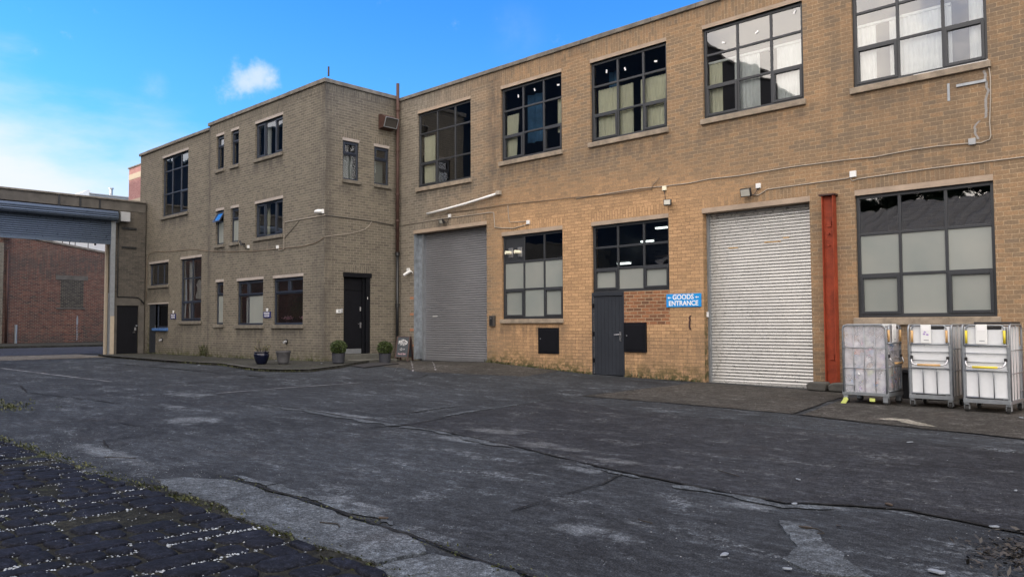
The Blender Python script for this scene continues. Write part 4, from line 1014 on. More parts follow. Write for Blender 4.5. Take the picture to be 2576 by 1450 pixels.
# ------------------------------------------------------------------ across the street
red = thing('street_building', (-56, 14, .4), 'old dark red brick building with a sloping gable, seen through the gateway', 'building')
prof = [(-22, 4.3), (6, 8.30), (14.74, 7.0), (19.1, 6.35), (23.4, 5.7)]
mb = MB(); ys = [-22 + .9 * i for i in range(51)]
def rz(y): return interp(y, [p_[0] for p_ in prof], [p_[1] for p_ in prof])
for a, b in zip(ys, ys[1:]):
    for k in range(10):
        f0, f1 = k / 10, (k + 1) / 10
        mb.quad((-56, a, .2 + (rz(a) - .2) * f0), (-56, b, .2 + (rz(b) - .2) * f0), (-56, b, .2 + (rz(b) - .2) * f1), (-56, a, .2 + (rz(a) - .2) * f1))
mb.build('wall', 'red_brick', red, attrs=flat_attr(lambda v: 0, lambda v: .75 if v.z > 4.6 and v.z < 6.2 else .25 + .3 * (v.z < 1.2), lambda v: 1.0), recalc=False)
MB().prism([(y, rz(y)) for y in ys] + [(ys[-1], .2), (ys[0], .2)], -70, -56.02, 0).build('side_wall', 'dark_brick', red, attrs=ZERO)
mb = MB()
for a, b in zip(ys, ys[1:]): mb.add([(-56.3, a, rz(a) + .005), (-55.92, a, rz(a) + .005), (-55.92, b, rz(b) + .005), (-56.3, b, rz(b) + .005), (-56.3, a, rz(a) + .13), (-55.92, a, rz(a) + .13), (-55.92, b, rz(b) + .13), (-56.3, b, rz(b) + .13)], [(0, 3, 2, 1), (4, 5, 6, 7), (0, 1, 5, 4), (2, 3, 7, 6), (1, 2, 6, 5), (3, 0, 4, 7)])
mb.build('coping', 'coping_stone', red)
bw_ = MB(MR).quad((16.63, -.01, 2.70), (18.0, -.01, 2.70), (18.0, -.01, 4.46), (16.63, -.01, 4.46)).build('blocked_window', 'blocked_brick', red, attrs=ZERO, recalc=False)
MB(MR).box(16.33, 18.25, -.03, .05, 4.47, 4.76).build('lintel', 'gate_concrete', bw_); MB(MR).box(16.4, 18.1, -.05, .05, 2.60, 2.69).build('sill', 'gate_concrete', bw_)
MB(MR).quad((16.9, -.012, .46), (18.02, -.012, .46), (18.02, -.012, 2.56), (16.9, -.012, 2.56)).build('painted_doorway', 'red_brick', red, attrs=ZERO, recalc=False)
mb = MB(MR)
for i in range(10):
    z = .6 + i * .16; mb.quad((17.62 + .02 * math.sin(i), -.016, z), (17.68 + .02 * math.sin(i), -.016, z), (17.68, -.016, z + .13), (17.62, -.016, z + .13))
mb.quad((17.60, -.017, 1.6), (17.70, -.017, 1.6), (17.70, -.017, 2.05), (17.60, -.017, 2.05)); mb.build('paint_smear', 'paper_white', red, recalc=False)
MB().box(-56, -55.75, 12.5, 13.38, .4, 6.6).build('pale_pier', 'wing_brick', red, attrs=flat_attr(lambda v: 0, lambda v: .2, lambda v: .4))
MB().tube([(-55.85, 13.62, .45), (-55.85, 13.62, 6.2)], .07, 8).build('downpipe', 'rust_iron', red, smooth=True)
MB().box(-55.9, -55.2, 13.3, 13.75, 6.93, 7.0).build('wall_lamp', 'sign_white', red)
tag(MB().tube([(-55.3, 14.0, .42), (-55.3, 14.0, 1.6)], .075, 10).build('bollard', 'galvanised'), 'grey metal post standing against the red brick building across the street', 'post')
tow = thing('brick_tower', (-61, 29, 0), 'taller pink brick building with cream bands, rising behind the end of the wing', 'building')
MB().box(-64.86, -57.5, 24, 34, 0, 13.9).build('wall', 'pink_brick', tow, attrs=ZERO)
MB().box(-64.88, -57.48, 23.98, 34.02, 12.98, 13.42).build('band', 'cream_band', tow); MB().box(-64.88, -57.48, 23.98, 34.02, 10.6, 11.38).build('band', 'cream_band', tow)
MB().box(-64.95, -57.4, 23.92, 34.1, 13.902, 14.0).build('coping', 'coping_stone', tow)
clad = thing('clad_building', (-75, 28, 0), 'pale panelled modern building glimpsed under the gateway shutter', 'building')
MB().box(-85, -75, 22.3, 44, 0, 12.4).build('wall', 'cladding_white', clad)
mb = MB()
for y in (22.35, 22.9, 23.35, 24.4): mb.box(-75.02, -74.99, y - .03, y + .03, 0, 12.3)
mb.build('panel_joint', 'iron_black', clad)
wn = MB().box(-75.05, -74.98, 24.83, 25.12, 8.6, 9.25).build('window', 'sign_white', clad); MB().box(-75.08, -75.051 + .08, 24.88, 25.07, 8.65, 9.15).build('pane', 'iron_black', wn)
far = thing('white_gabled_building', (-95, 32, 0), 'distant grey roofed building with a white gable end above the gateway wall', 'building')
MB().box(-112, -95, 30.9, 40, 0, 16.3).build('wall', 'roof_grey', far)
MB().prism([(29.4, 0), (29.4, 15.9), (30.75, 16.75), (30.98, 16.7), (30.98, 16.4), (30.89, 16.4), (30.89, 0)], -112, -94.9, 0).build('gable', 'cladding_white', far)
MB().box(-112, -94.8, 31, 40.1, 16.302, 16.42).build('roof', 'roof_grey', far)
MB().lathe([(.17, 0), (.17, .85), (.25, .86), (.25, 1.0), (.1, 1.02)], (-95.6, 33.45, 16.35), 12).build('flue', 'galvanised', far)

# ------------------------------------------------------------------ the far side of the yard, behind the viewer (seen in the panes)
ten = thing('yard_building', (-45, -20, 0), 'tall dark brick building closing the other side of the yard', 'building')
MB().box(-140, -30, -34, -14, -.2, 22).build('wall', 'dark_brick', ten, attrs=ZERO)  # unseen but for dark panes; lengthened over the street to block low sun
MB().box(-140.2, -29.8, -34.2, -13.8, 22.002, 22.2).build('coping', 'coping_stone', ten)
shed = thing('shed', (-6, -16, 0), 'low shed with a scalloped sheet roof on the other side of the yard', 'shed')
MB().box(-29.7, 6, -24, -11, -.2, 5.6).build('wall', 'buff_brick', shed, attrs=ZERO)  # unseen left end added to close the gap against low sun
mb = MB(); x = -29.9; k = 0                                            # big corrugations run up the slope, away from the yard
while x < 6.3:
    zz = .20 * abs(math.sin(math.pi * (x + 29.9) / .84)) ** .7
    mb.v += [Vector((x, -10.6, 5.6 + zz)), Vector((x, -20, 8.75 + zz)), Vector((x, -24.2, 6.9 + zz))]; x += .14
n_ = len(mb.v) // 3
mb.f = [(3 * q + e, 3 * q + 3 + e, 3 * q + 4 + e, 3 * q + 1 + e) for q in range(n_ - 1) for e in (0, 1)]
mb.build('roof', 'shed_sheet', shed, recalc=False)
MB().add([(6.0, -11, 6.2), (6.0, -24, 6.2), (6.0, -20, 8.7), (-29.7, -11, 6.2), (-29.7, -24, 6.2), (-29.7, -20, 8.7)], [(0, 1, 2), (3, 5, 4)]).build('gable', 'dark_brick', shed, attrs=ZERO, recalc=False)
def tree(x, y, h, r, label):
    t_ = thing('tree', (x, y, 0), label, 'tree', 'trees behind the shed'); rt = random.Random(int(x * 31))
    tr = MB().tube([(x, y, -.1), (x + .1, y, h * .3), (x - .1, y + .1, h * .6), (x, y, h * .9)], .2, 8, rr=[.26, .2, .13, .05])
    for i in range(9):
        g = rt.uniform(0, 6.28); z = h * rt.uniform(.3, .75); L = r * rt.uniform(.5, .9); tr.tube([(x, y, z), (x + L * .6 * math.cos(g), y + L * .6 * math.sin(g), z + L * .4), (x + L * math.cos(g), y + L * math.sin(g), z + L * .6)], .05, 5, rr=[.08, .05, .02])
    tr.build('trunk', 'twig_dark', t_); lf = MB()
    cl_ = [(x + rt.gauss(0, r * .45), y + rt.gauss(0, r * .45), h * rt.uniform(.34, .98)) for _ in range(95)]
    for c in cl_:
        for _ in range(60):
            q = Vector((c[0] + rt.gauss(0, .38), c[1] + rt.gauss(0, .38), c[2] + rt.gauss(0, .3))); a = Vector((rt.gauss(0, 1), rt.gauss(0, 1), rt.gauss(0, 1))).normalized() * rt.uniform(.16, .3); b = a.orthogonal().normalized() * a.length * .6
            lf.quad(q - a, q + b, q + a, q - b)
    lf.build('crown', 'tree_leaf', t_, recalc=False)
for q in ((-23, -26, 12.6, 4.6, 'bushy dark tree behind the shed, leftmost of three'), (-17.2, -27, 13.0, 4.6, 'bushy dark tree behind the shed, middle of three'), (-11.5, -26, 12.2, 4.4, 'bushy dark tree behind the shed, rightmost of three')): tree(*q)

# ------------------------------------------------------------------ pipes, column, plates, lamps
dp = thing('drainpipe', (-21.27, 16.70, .3), 'tall iron drainpipe in the inner corner, rusty above and black below', 'drainpipe')
cx, cy = -21.30, 16.66
MB().tube([(cx, cy, 3.9), (cx, cy, 9.72)], .055, 10).build('upper_pipe', 'rust_iron', dp, smooth=True)
MB().tube([(cx, cy, .34), (cx, cy, 3.86)], .052, 10).build('lower_pipe', 'iron_black', dp, smooth=True)
mb = MB()
for z, r_ in ((2.12, .075), (3.86, .075)): mb.lathe([(r_ - .015, -.06), (r_, -.05), (r_, .03), (r_ + .012, .04), (r_ + .012, .06), (r_ - .01, .07)], (cx, cy, z), 14)
mb.build('collar', 'iron_black', dp)
mb = MB()
for z in (5.0, 5.9, 7.4, 8.8): mb.lathe([(.06, -.04), (.07, -.03), (.07, .03), (.06, .04)], (cx, cy, z), 12)
mb.build('joint', 'rust_iron', dp)
mb = MB()
for z0_ in (4.3, 5.2, 5.5):
    mb.tube([(cx + .07 * math.cos(g * .9), cy + .07 * math.sin(g * .9), z0_ + g * .035) for g in range(14)], .008, 5)
mb.build('wire_wrap', 'rust_iron', dp, recalc=False)
colm = thing('steel_column', (-6.66, 16.7, .1), 'red oxide painted steel column standing against the wall beside the bright shutter', 'column')
MB().box(-6.78, -6.765, 16.60, 16.79, .08, 4.15).box(-6.555, -6.54, 16.60, 16.79, .08, 4.15).box(-6.765, -6.555, 16.695, 16.71, .08, 4.15).build('channel', 'red_oxide', colm)
MB().box(-6.83, -6.50, 16.57, 16.797, 4.152, 4.185).build('cap_plate', 'rust_iron', colm)
mb = MB()
for z in (3.55, .75): mb.box(-6.70, -6.61, 16.67, 16.694, z - .06, z + .06)
for z in (3.35, 3.1): mb.tube([(-6.66, 16.69, z), (-6.66, 16.64, z)], .018, 6)
mb.build('bolt_plate', 'red_oxide', colm)
for i, (a, b) in enumerate(((-7.10, -6.66), (-6.64, -6.12))):
    poly = [(a + .02, .02), (b - .03, .0), (b, .16), (b - .05, .20), (a + .08, .19), (a, .13)]
    o = MB().prism([(p_, q_ + .04) for p_, q_ in poly], 16.35, 16.62, 1).build('plinth_stone', 'stone_kerb', bevel=.03)
    tag(o, 'rough mossy stone block at the foot of the red steel column, ' + ('nearer the shutter' if i == 0 else 'nearer the wheeled cages'), 'stone block', 'stone blocks under the steel column')
def access(u0, u1, z0, z1, label, proud):
    t_ = thing('meter_cabinet', ((u0 + u1) / 2, YF, z0), label, 'meter box', 'black meter cabinets set in the warehouse wall')
    MB(MF).box(u0, u1, -proud, .05, z0, z1).build('cabinet', 'black_paint', t_, bevel=.006)
    MB(MF).box(u0 + .06, u1 - .06, -proud - .012, -proud + .001, z0 + .06, z1 - .06).build('door', 'black_paint', t_, bevel=.004)
    MB(MF).tube([(u0 + .11, -proud - .03, z0 + .42), (u0 + .11, -proud, z0 + .42)], .014, 8).build('lock', 'galvanised', t_)
access(-15.03, -14.26, .64, 1.365, 'square black meter cabinet under the frosted ground floor window', .02)
access(-12.04, -11.36, .745, 1.50, 'square black meter cabinet right of the grey door', .05)
t_ = thing('keypad_box', (-16.85, YF, 1.4), 'slim dark metal key box on the wall right of the grey roller shutter', 'key box')
MB(MF).box(-16.96, -16.74, -.07, .0, 1.415, 1.735).build('case', 'cable_dark', t_, bevel=.01); MB(MF).box(-16.93, -16.80, -.082, -.069, 1.45, 1.70).build('cover', 'black_plastic', t_, bevel=.006); MB(MF).box(-16.89, -16.85, -.088, -.081, 1.62, 1.68).build('keyhole_plate', 'steel', t_)

def text(body, size, material, parent, Mx, name='lettering', bold=.0, extr=.001, align='CENTER', spacing=1.0):
    cu = bpy.data.curves.new('t', 'FONT'); cu.body = body; cu.size = size; cu.align_x = align; cu.align_y = 'CENTER'; cu.offset = bold; cu.extrude = extr; cu.space_character = spacing; cu.resolution_u = 4
    o = bpy.data.objects.new('t', cu); COL.objects.link(o); dg = bpy.context.evaluated_depsgraph_get(); dg.update()
    me = bpy.data.meshes.new_from_object(o.evaluated_get(dg)); bpy.data.objects.remove(o); bpy.data.curves.remove(cu)
    off = root_off(parent)
    for v in me.vertices: v.co = Vector(Mx(v.co.x, v.co.y, v.co.z)) - off
    me.materials.clear(); me.materials.append(MATS[material]); me.name = name
    o = bpy.data.objects.new(name, me); COL.objects.link(o); o.parent = parent; return o
# GOODS ENTRANCE
sg = thing('goods_sign', (-10.27, YF, 1.87), 'bright blue GOODS ENTRANCE sign on the wall left of the bright shutter', 'sign')
MB(MF).box(-10.755, -9.79, -.030, -.005, 1.868, 2.19).build('panel', 'sign_blue', sg, bevel=.003)
ms = lambda u0, z0: (lambda x, y, z: (u0 + x, YF - .0325 - z, z0 + y))
text('GOODS', .165, 'sign_white', sg, ms(-10.28, 2.105), bold=.0042)
text('ENTRANCE', .163, 'sign_white', sg, ms(-10.275, 1.955), bold=.0042, spacing=.98)
mb = MB(MF)
for u in (-10.67, -9.90):
    mb.prism([(u - .05, 2.10), (u, 2.128), (u, 2.108), (u + .055, 2.108), (u + .055, 2.092), (u, 2.092), (u, 2.072)], -.0335, -.031, 1)
mb.build('arrow', 'sign_white', sg)
def parking(u0, u1, z0, z1, ze, Y, label):
    t_ = thing('parking_sign', ((u0 + u1) / 2, Y, z0), label, 'sign', 'navy reserved parking signs on the wing')
    MB().box(u0, u1, Y - .022, Y - .002, z0, z1).build('panel', 'sign_navy', t_)
    uc = (u0 + u1) / 2; wd = (u1 - u0); zc = (z0 + z1) / 2
    fn = lambda zz: (lambda x, y, z: (uc + x, Y - .0235 - z, zz + y))
    text('RESERVED', wd * .175, 'sign_white', t_, fn(zc + .045), bold=.001); text('PARKING', wd * .175, 'sign_white', t_, fn(zc - .045), bold=.001)
    MB().prism([(uc - .06, ze + .06), (uc + .06, ze + .06), (uc + .055, ze - .02), (uc + .02, ze - .05), (uc - .02, ze - .05), (uc - .055, ze - .02)], Y - .02, Y - .002, 1).build('emblem', 'sign_white', t_)
    MB().prism([(uc - .028, ze + .03), (uc + .03, ze + .03), (uc + .012, ze - .025), (uc - .012, ze - .02)], Y - .023, Y - .0205, 1).build('emblem_mark', 'grey_plastic', t_)
parking(-25.21, -24.72, 1.735, 1.945, 2.00, YW, 'navy RESERVED PARKING sign between the two right hand ground floor windows')
parking(-32.90, -32.42, 1.76, 1.965, 2.04, YW + .05, 'small navy RESERVED PARKING sign left of the tall window')

def floodlight(u, z, M, label, tilt, sz=(.20, .15), box=None, yaw=0.0, boxmat='white_plastic'):
    t_ = thing('floodlight', M(u, 0, z), label, 'floodlight', 'small security floodlights on the walls')
    a, b = sz; c, s = math.cos(tilt), math.sin(tilt); cyw, syw = math.cos(yaw), math.sin(yaw)
    def Q(x, d, y):            # head frame: d towards the wall
        dd, yy = d * c - y * s, d * s + y * c
        xx, d2 = x * cyw - dd * syw, x * syw + dd * cyw
        return M(u + xx, -.16 + d2, z + yy)
    MB(Q).box(-a / 2, a / 2, -.035, .04, -b / 2, b / 2).build('housing', 'black_plastic', t_, bevel=.008)
    MB(Q).box(-a / 2 + .018, a / 2 - .018, -.040, -.034, -b / 2 + .018, b / 2 - .018).build('lens', 'lamp_glass', t_)
    MB(M).box(u - .02, u + .02, -.13, 0, z - .03, z + .01).build('bracket', 'black_plastic', t_)
    if box:
        ub, zb = box; q = MB(M).box(ub - .055, ub + .055, -.05, 0, zb - .055, zb + .055).build('junction_box', boxmat, t_, bevel=.006)
        MB(M).tube([(ub, -.03, zb - .05), ((ub * .6 + u * .4), -.05, min(z, zb) - .06), (u, -.1, z)], .008, 5).build('lead', 'black_plastic', t_, recalc=False)
floodlight(-8.52, 4.44, MF, 'larger black floodlight with white lens above the bright shutter', .25, (.25, .19), (-8.28, 4.58))
floodlight(-10.60, 4.44, MF, 'small black floodlight hanging below a yellowish box above the sign', -.1, (.19, .15), (-10.77, 4.83), .25, 'blind_cream')
floodlight(-19.02, 4.77, MF, 'small black floodlight over the grey roller shutter', .5, (.18, .14), (-18.78, 4.93))
floodlight(-26.62, 4.42, MW, 'small black floodlight on the wing beside the second floor windows', .35, (.20, .17), (-26.30, 4.28), -.5)
def jbox(M, u, z, label, s=.065, material='white_plastic'):
    tag(MB(M).box(u - s, u + s, -.055, 0, z - s, z + s).build('junction_box', material, bevel=.006), label, 'junction box', 'square cable junction boxes on the walls')
jbox(MF, -6.17, 4.56, 'white junction box on the lower cable between the shutter and big window')
jbox(MF, -3.95, 4.88, 'grey junction box on the upper cable at the right end of the wall', .06, 'grey_plastic')
jbox(MF, -15.38, 4.41, 'white junction box above the window with two flue pipes', .055)
jbox(MW, -24.28, 4.13, 'white junction box under the middle window of the wing', .055)
# cameras
cm = thing('security_camera', (-20.86, YF, 3.25), 'white bullet camera on the wall between drainpipe and grey shutter', 'camera')
MB(MF).box(-20.93, -20.79, -.05, 0, 3.24, 3.37).build('base', 'white_plastic', cm, bevel=.01)
MB(MF).tube([(-20.84, -.05, 3.27), (-20.80, -.12, 3.22)], .018, 8).build('arm', 'white_plastic', cm)
MB(MF).tube([(-20.70, -.06, 3.27), (-20.86, -.22, 3.13)], .045, 12).build('body', 'white_plastic', cm); MB(MF).tube([(-20.858, -.218, 3.132), (-20.868, -.228, 3.123)], .038, 12).build('lens', 'black_plastic', cm)
MB(MF).tube([(-20.72, -.05, 3.29), (-20.52, -.1, 3.19)], .010, 6).build('aerial', 'white_plastic', cm)
cm = thing('security_camera', (-21.60, YW, 5.06), 'white dome nosed camera at the corner of the wing above the cable', 'camera')
MB(MW).box(-21.56, -21.49, -.06, 0, 5.0, 5.13).build('base', 'white_plastic', cm, bevel=.008)
MB(MW).tube([(-21.54, -.08, 5.07), (-21.66, -.12, 5.07), (-21.76, -.15, 5.065), (-21.80, -.16, 5.06)], .06, 12, rr=[.055, .065, .05, .02]).build('body', 'white_plastic', cm, smooth=True)
# hood on the side of the wing
hd = thing('vent_hood', (XS, 16.3, 8.05), 'rusty angled vent hood high on the side of the wing beside the drainpipe', 'vent')
Mh = lambda u, d, z: MS(u, d, z)
hp = [(0, 8.06), (-.30, 8.10), (-.42, 8.40), (-.14, 8.55), (0, 8.56)]
mb = MB(MS)
for u0, u1 in ((15.98, 16.0), (16.48, 16.5)): mb.prism([(b_, a_) for a_, b_ in hp], 0, 0, 1) if False else mb.add([(u0, a_, b_) for a_, b_ in hp] + [(u1, a_, b_) for a_, b_ in hp], [(0, 1, 2, 3, 4), (9, 8, 7, 6, 5)] + [(i, (i + 1) % 5, 5 + (i + 1) % 5, 5 + i) for i in range(5)])
mb.add([(16.0, a_, b_) for a_, b_ in hp[2:]] + [(16.48, a_, b_) for a_, b_ in hp[2:]], [(0, 1, 4, 3), (1, 2, 5, 4)]); mb.add([(16.0, 0, 8.06), (16.48, 0, 8.06), (16.48, -.30, 8.10), (16.0, -.30, 8.10)], [(0, 1, 2, 3)])
mb.build('casing', 'rust_iron', hd)
fm_ = MB(MS); P0, P1 = Vector((0, -.305, 8.095)), Vector((0, -.425, 8.405))
def bar(a, b, r_): fm_.tube([a, b], r_, 6)
bar((15.98, -.305, 8.10), (16.5, -.305, 8.10), .016); bar((15.98, -.425, 8.40), (16.5, -.425, 8.40), .016); bar((15.98, -.305, 8.10), (15.98, -.425, 8.40), .016); bar((16.5, -.305, 8.10), (16.5, -.425, 8.40), .016)
fm_.build('rim', 'galvanised', hd)
MB(MS).quad((16.0, -.28, 8.11), (16.48, -.28, 8.11), (16.48, -.40, 8.40), (16.0, -.40, 8.40)).build('mesh_grille', 'cable_dark', hd, recalc=False)
# entry phone
ep = thing('entry_phone', (XS, 14.42, 1.85), 'small grey entry phone on the corner left of the black entrance door', 'intercom')
MB(MS).box(14.34, 14.50, -.055, 0, 1.855, 1.97).build('case', 'white_plastic', ep, bevel=.008); MB(MS).box(14.385, 14.47, -.06, -.054, 1.885, 1.955).build('keypad', 'grey_plastic', ep); MB(MS).box(14.515, 14.575, -.03, 0, 1.86, 2.0).build('reader', 'grey_plastic', ep)
# spouts low on the wing
for u, z, Y, lb in ((-23.69, .935, YW, 'black waste pipe stub low under the right hand window of the wing'), (-33.75, .89, YW + .05, 'black waste pipe stub low under the blue ledge')):
    t_ = thing('waste_pipe', (u, Y, z), lb, 'pipe stub', 'waste pipe stubs low on the wing'); MB().tube([(u, Y + .01, z), (u, Y - .03, z)], .085, 12).build('flange', 'black_plastic', t_); MB().tube([(u + .02, Y - .03, z), (u + .05, Y - .14, z - .03)], .04, 10).build('pipe', 'grey_plastic', t_)
# white pole leaning out from the wall
po = thing('white_pole', (-18.2, YF, 5.2), 'long white plastic pole slanting across the wall above the grey shutter', 'pole')
MB(MF).tube([(-19.80, -.10, 5.09), (-18.9, -.10, 5.15), (-18.0, -.10, 5.22), (-17.2, -.09, 5.305), (-16.60, -.06, 5.385)], .036, 10).build('tube', 'sign_white', po, smooth=True)
MB(MF).box(-16.63, -16.47, -.11, 0, 5.34, 5.46).build('wall_bracket', 'cable_white', po, bevel=.008)
# steel straps high on the right
tag(MB(MF).box(-4.355, -4.31, -.012, 0, 5.74, 6.08).build('steel_strap', 'galvanised'), 'short upright galvanised strap screwed under the right hand upper window', 'metal strap')
tag(MB(MF).box(-4.19, -3.69, -.03, 0, 5.975, 6.025).build('steel_strap', 'galvanised'), 'level galvanised strap screwed under the right hand upper window', 'metal strap')
mb = MB(MF); pz = [(-3.71, 6.2), (-3.70, 6.02), (-3.67, 5.8), (-3.72, 5.6), (-3.70, 5.4), (-3.73, 5.28)]
for a_, b_ in (pz, [(-3.83, 5.26), (-3.90, 5.15), (-3.88, 5.0), (-3.84, 4.9)]),: pass
def smear(pts, wd, material, name, label, cat):
    mbs = MB(MF); q = []
    for (u0, z0), (u1, z1) in zip(pts, pts[1:]):
        for k in range(8): q.append((u0 + (u1 - u0) * k / 8, z0 + (z1 - z0) * k / 8))
    for i in range(len(q) - 1):
        j0, j1 = [(noise.noise(Vector((q[i + e][0] * 20, q[i + e][1] * 14, 1))) * wd * .9) for e in (0, 1)]
        mbs.quad((q[i][0] - wd + j0, -.004 - .001 * (i % 2), q[i][1]), (q[i][0] + wd + j0, -.004 - .001 * (i % 2), q[i][1]), (q[i + 1][0] + wd + j1, -.004 - .001 * (i % 2), q[i + 1][1]), (q[i + 1][0] - wd + j1, -.004 - .001 * (i % 2), q[i + 1][1]))
    return mbs
sm = smear(pz, .022, '', '', '', ''); sm2 = smear([(-3.83, 5.26), (-3.91, 5.15), (-3.89, 5.0), (-3.85, 4.9)], .02, '', '', '', '')
sm.build('sealant_repair', 'sealant', wareh, recalc=False); sm2.build('sealant_repair', 'sealant', wareh, recalc=False)
# rust stain under the sign
smear([(-10.10, 1.66), (-10.12, 1.5), (-10.12, 1.38), (-10.10, 1.30)], .028, '', '', '', '').build('rust_stain', 'rust_iron', wareh, recalc=False)
# cables
def fc(pts, d=-.018): return [MF(u, d, z) for u, z in pts]
cable('wall_cable', fc([(-21.2, 4.851), (-19.983, 4.867), (-19.126, 4.881), (-18.431, 4.865), (-17.173, 4.855), (-17.042, 4.862), (-16.793, 4.836), (-16.751, 4.384), (-16.4, 4.33), (-15.965, 4.287), (-15.5, 4.34), (-15.38, 4.39)]), 'cable_white', 'pale cable along the wall over the grey shutter, dropping to a box', .013)
cable('wall_cable', fc([(-18.934, 5.033), (-16.266, 5.021), (-13.597, 4.93), (-12.3, 4.87), (-11.148, 4.852), (-11.114, 4.94), (-10.915, 5.112)], -.03), 'cable_brown', 'brown cable strung above the ground floor windows, ending in a loose tail', .010)
cable('wall_cable', fc([(-16.198, 5.0), (-16.18, 4.7), (-16.137, 4.482), (-15.8, 4.46), (-15.423, 4.45)]), 'cable_white', 'thin pale cable dropping to the box above the flue window', .009)
cable('wall_cable', fc([(-13.597, 4.895), (-11.515, 4.918), (-10.773, 4.885), (-10.068, 4.87), (-9.528, 4.9), (-8.756, 4.876), (-7.562, 4.901), (-6.333, 4.885), (-5.738, 4.858), (-5.022, 4.892), (-4.576, 4.891), (-3.951, 4.855), (-3.80, 4.835), (-3.66, 4.875), (-3.64, 4.95), (-3.652, 5.2), (-3.623, 5.683), (-3.617, 6.049), (-3.642, 6.299), (-3.659, 6.40)]), 'cable_white', 'long pale cable under the upper windows, climbing to the right hand window', .011)
cable('wall_cable', fc([(-8.42, 4.39), (-8.276, 4.37), (-8.075, 4.473), (-7.571, 4.478), (-6.308, 4.488), (-6.241, 4.498), (-6.19, 4.42), (-6.084, 4.45), (-4.703, 4.472), (-3.127, 4.464), (0, 4.47)]), 'cable_white', 'pale cable running right from the big floodlight above the large window', .012)
cable('wall_cable', [MW(u, -.018, z) for u, z in ((-21.42, 4.938), (-21.995, 4.934), (-23.0, 4.94), (-23.804, 4.937), (-23.883, 4.9), (-23.877, 4.333), (-23.875, 4.05), (-23.92, 4.02), (-24.2, 4.017), (-24.27, 4.07))], 'cable_white', 'pale cable from the wing corner camera down to the box under the window', .012)
cable('wall_cable', [MW(u, -.014, z) for u, z in ((-21.42, 4.25), (-21.884, 4.107), (-22.664, 4.036), (-23.837, 4.06), (-25.887, 4.10), (-27.772, 4.203), (-29.159, 4.316), (-29.45, 4.36))], 'cable_brown', 'thin brown cable sagging across the wing below the first floor windows', .010)
cable('wall_cable', [MW2(u, -.014, z) for u, z in ((-29.55, 4.35), (-30.731, 4.503), (-33.611, 4.596), (-34.444, 4.673), (-35.2, 4.64), (-35.4, 4.4), (-35.43, 3.6), (-35.43, 2.6))], 'cable_brown', 'thin brown cable on the far left part of the wing, turning down at the end', .010)
cable('wall_cable', [MW(u, -.012, z) for u, z in ((-22.92, 4.91), (-23.87, 4.39))], 'cable_dark', 'short dark cable slanting down from the main run on the wing', .008)
cable('wall_cable', [MS(u, -.016, z) for u, z in ((13.90, 4.945), (14.714, 4.932), (15.335, 4.925), (15.762, 4.912), (16.2, 4.88), (16.60, 4.86))], 'cable_dark', 'dark cable crossing the side of the wing to the drainpipe', .014)
cable('wall_cable', [MS(u, -.02, z) for u, z in ((15.708, 4.905), (15.6, 4.75), (15.443, 4.628), (15.1, 4.5), (14.819, 4.424), (14.4, 4.35), (13.90, 4.26))], 'cable_white', 'pale cable looping down across the side of the wing above the entrance', .009)
# lights and pipes inside the ground floor
for u, y, z, lb in ((-12.62, 19.5, 4.22, 'lit strip lamp on the ceiling inside, nearest the glass above the grey door'), (-13.2, 19.6, 3.88, 'lit strip lamp inside above the grey door, farther in'), (-12.9, 18.0, 3.12, 'glowing bar for a lit reflection inside, lowest above the grey door')):  # third is no lamp: a pipe-like reflection built as a glowing bar
    t_ = thing('strip_light', (u, y, z), lb, 'ceiling light', 'lit strip lamps inside the warehouse'); MB().box(u - .2, u + .2, y - .05, y + .05, z, z + .04).build('tube', 'tube_light', t_); MB().box(u - .22, u + .22, y - .07, y + .07, z + .041, z + .09).build('housing', 'grey_plastic', t_)
tag(MB().tube([(-15.6, 18.4, 3.45), (-14.2, 18.2, 3.45)], .09, 10).build('duct_pipe', 'galvanised'), 'pale duct pipe inside the window with two flues', 'pipe')
tag(MB().tube([(-15.2, 18.0, 4.0), (-13.9, 18.0, 3.3)], .018, 6).build('brace_bar', 'galvanised'), 'thin slanting bar inside the window with two flues', 'bar')

# ------------------------------------------------------------------ steps, mat, pots, board
stp = thing('entrance_step', (XS, 15.2, .3), 'two worn stone steps below the black entrance door', 'steps')
MB().box(XS, XS + .30, 14.6, 15.80, .15, .535).build('upper_step', 'stone_step', stp, bevel=.015)
MB().box(XS + .302, XS + .95, 14.55, 16.05, .12, .372).build('lower_step', 'stone_step', stp, bevel=.015)
o = sheet('doormat', [(-19.13, 13.28), (-18.02, 12.96), (-18.55, 14.57), (-19.93, 14.89)], .030, 'mat_black', amp=0, res=.3, kind=None, skirt=.02); tag(o, 'flat black mat on the yard in front of the entrance steps', 'doormat')
def leaves(mbl, c, r, n, s, flat=1.0, hollow=.55, rnd=random):
    for _ in range(n):
        d = Vector((rnd.gauss(0, 1), rnd.gauss(0, 1), rnd.gauss(0, 1))).normalized(); q = r * (hollow + (1.04 - hollow) * rnd.random() ** .5) * (1 + .10 * noise.noise(d * 3 + Vector(c)))
        p_ = Vector(c) + Vector((d.x * q, d.y * q, d.z * q * flat)); a = (d * .6 + Vector((rnd.gauss(0, .6), rnd.gauss(0, .6), rnd.gauss(0, .6) + .2))).normalized() * s * rnd.uniform(.7, 1.3); b = a.cross(Vector((rnd.gauss(0, 1), rnd.gauss(0, 1), rnd.gauss(0, 1)))).normalized() * s * .45
        mbl.quad(p_ - a * .3, p_ + b + a * .3, p_ + a, p_ - b + a * .3)
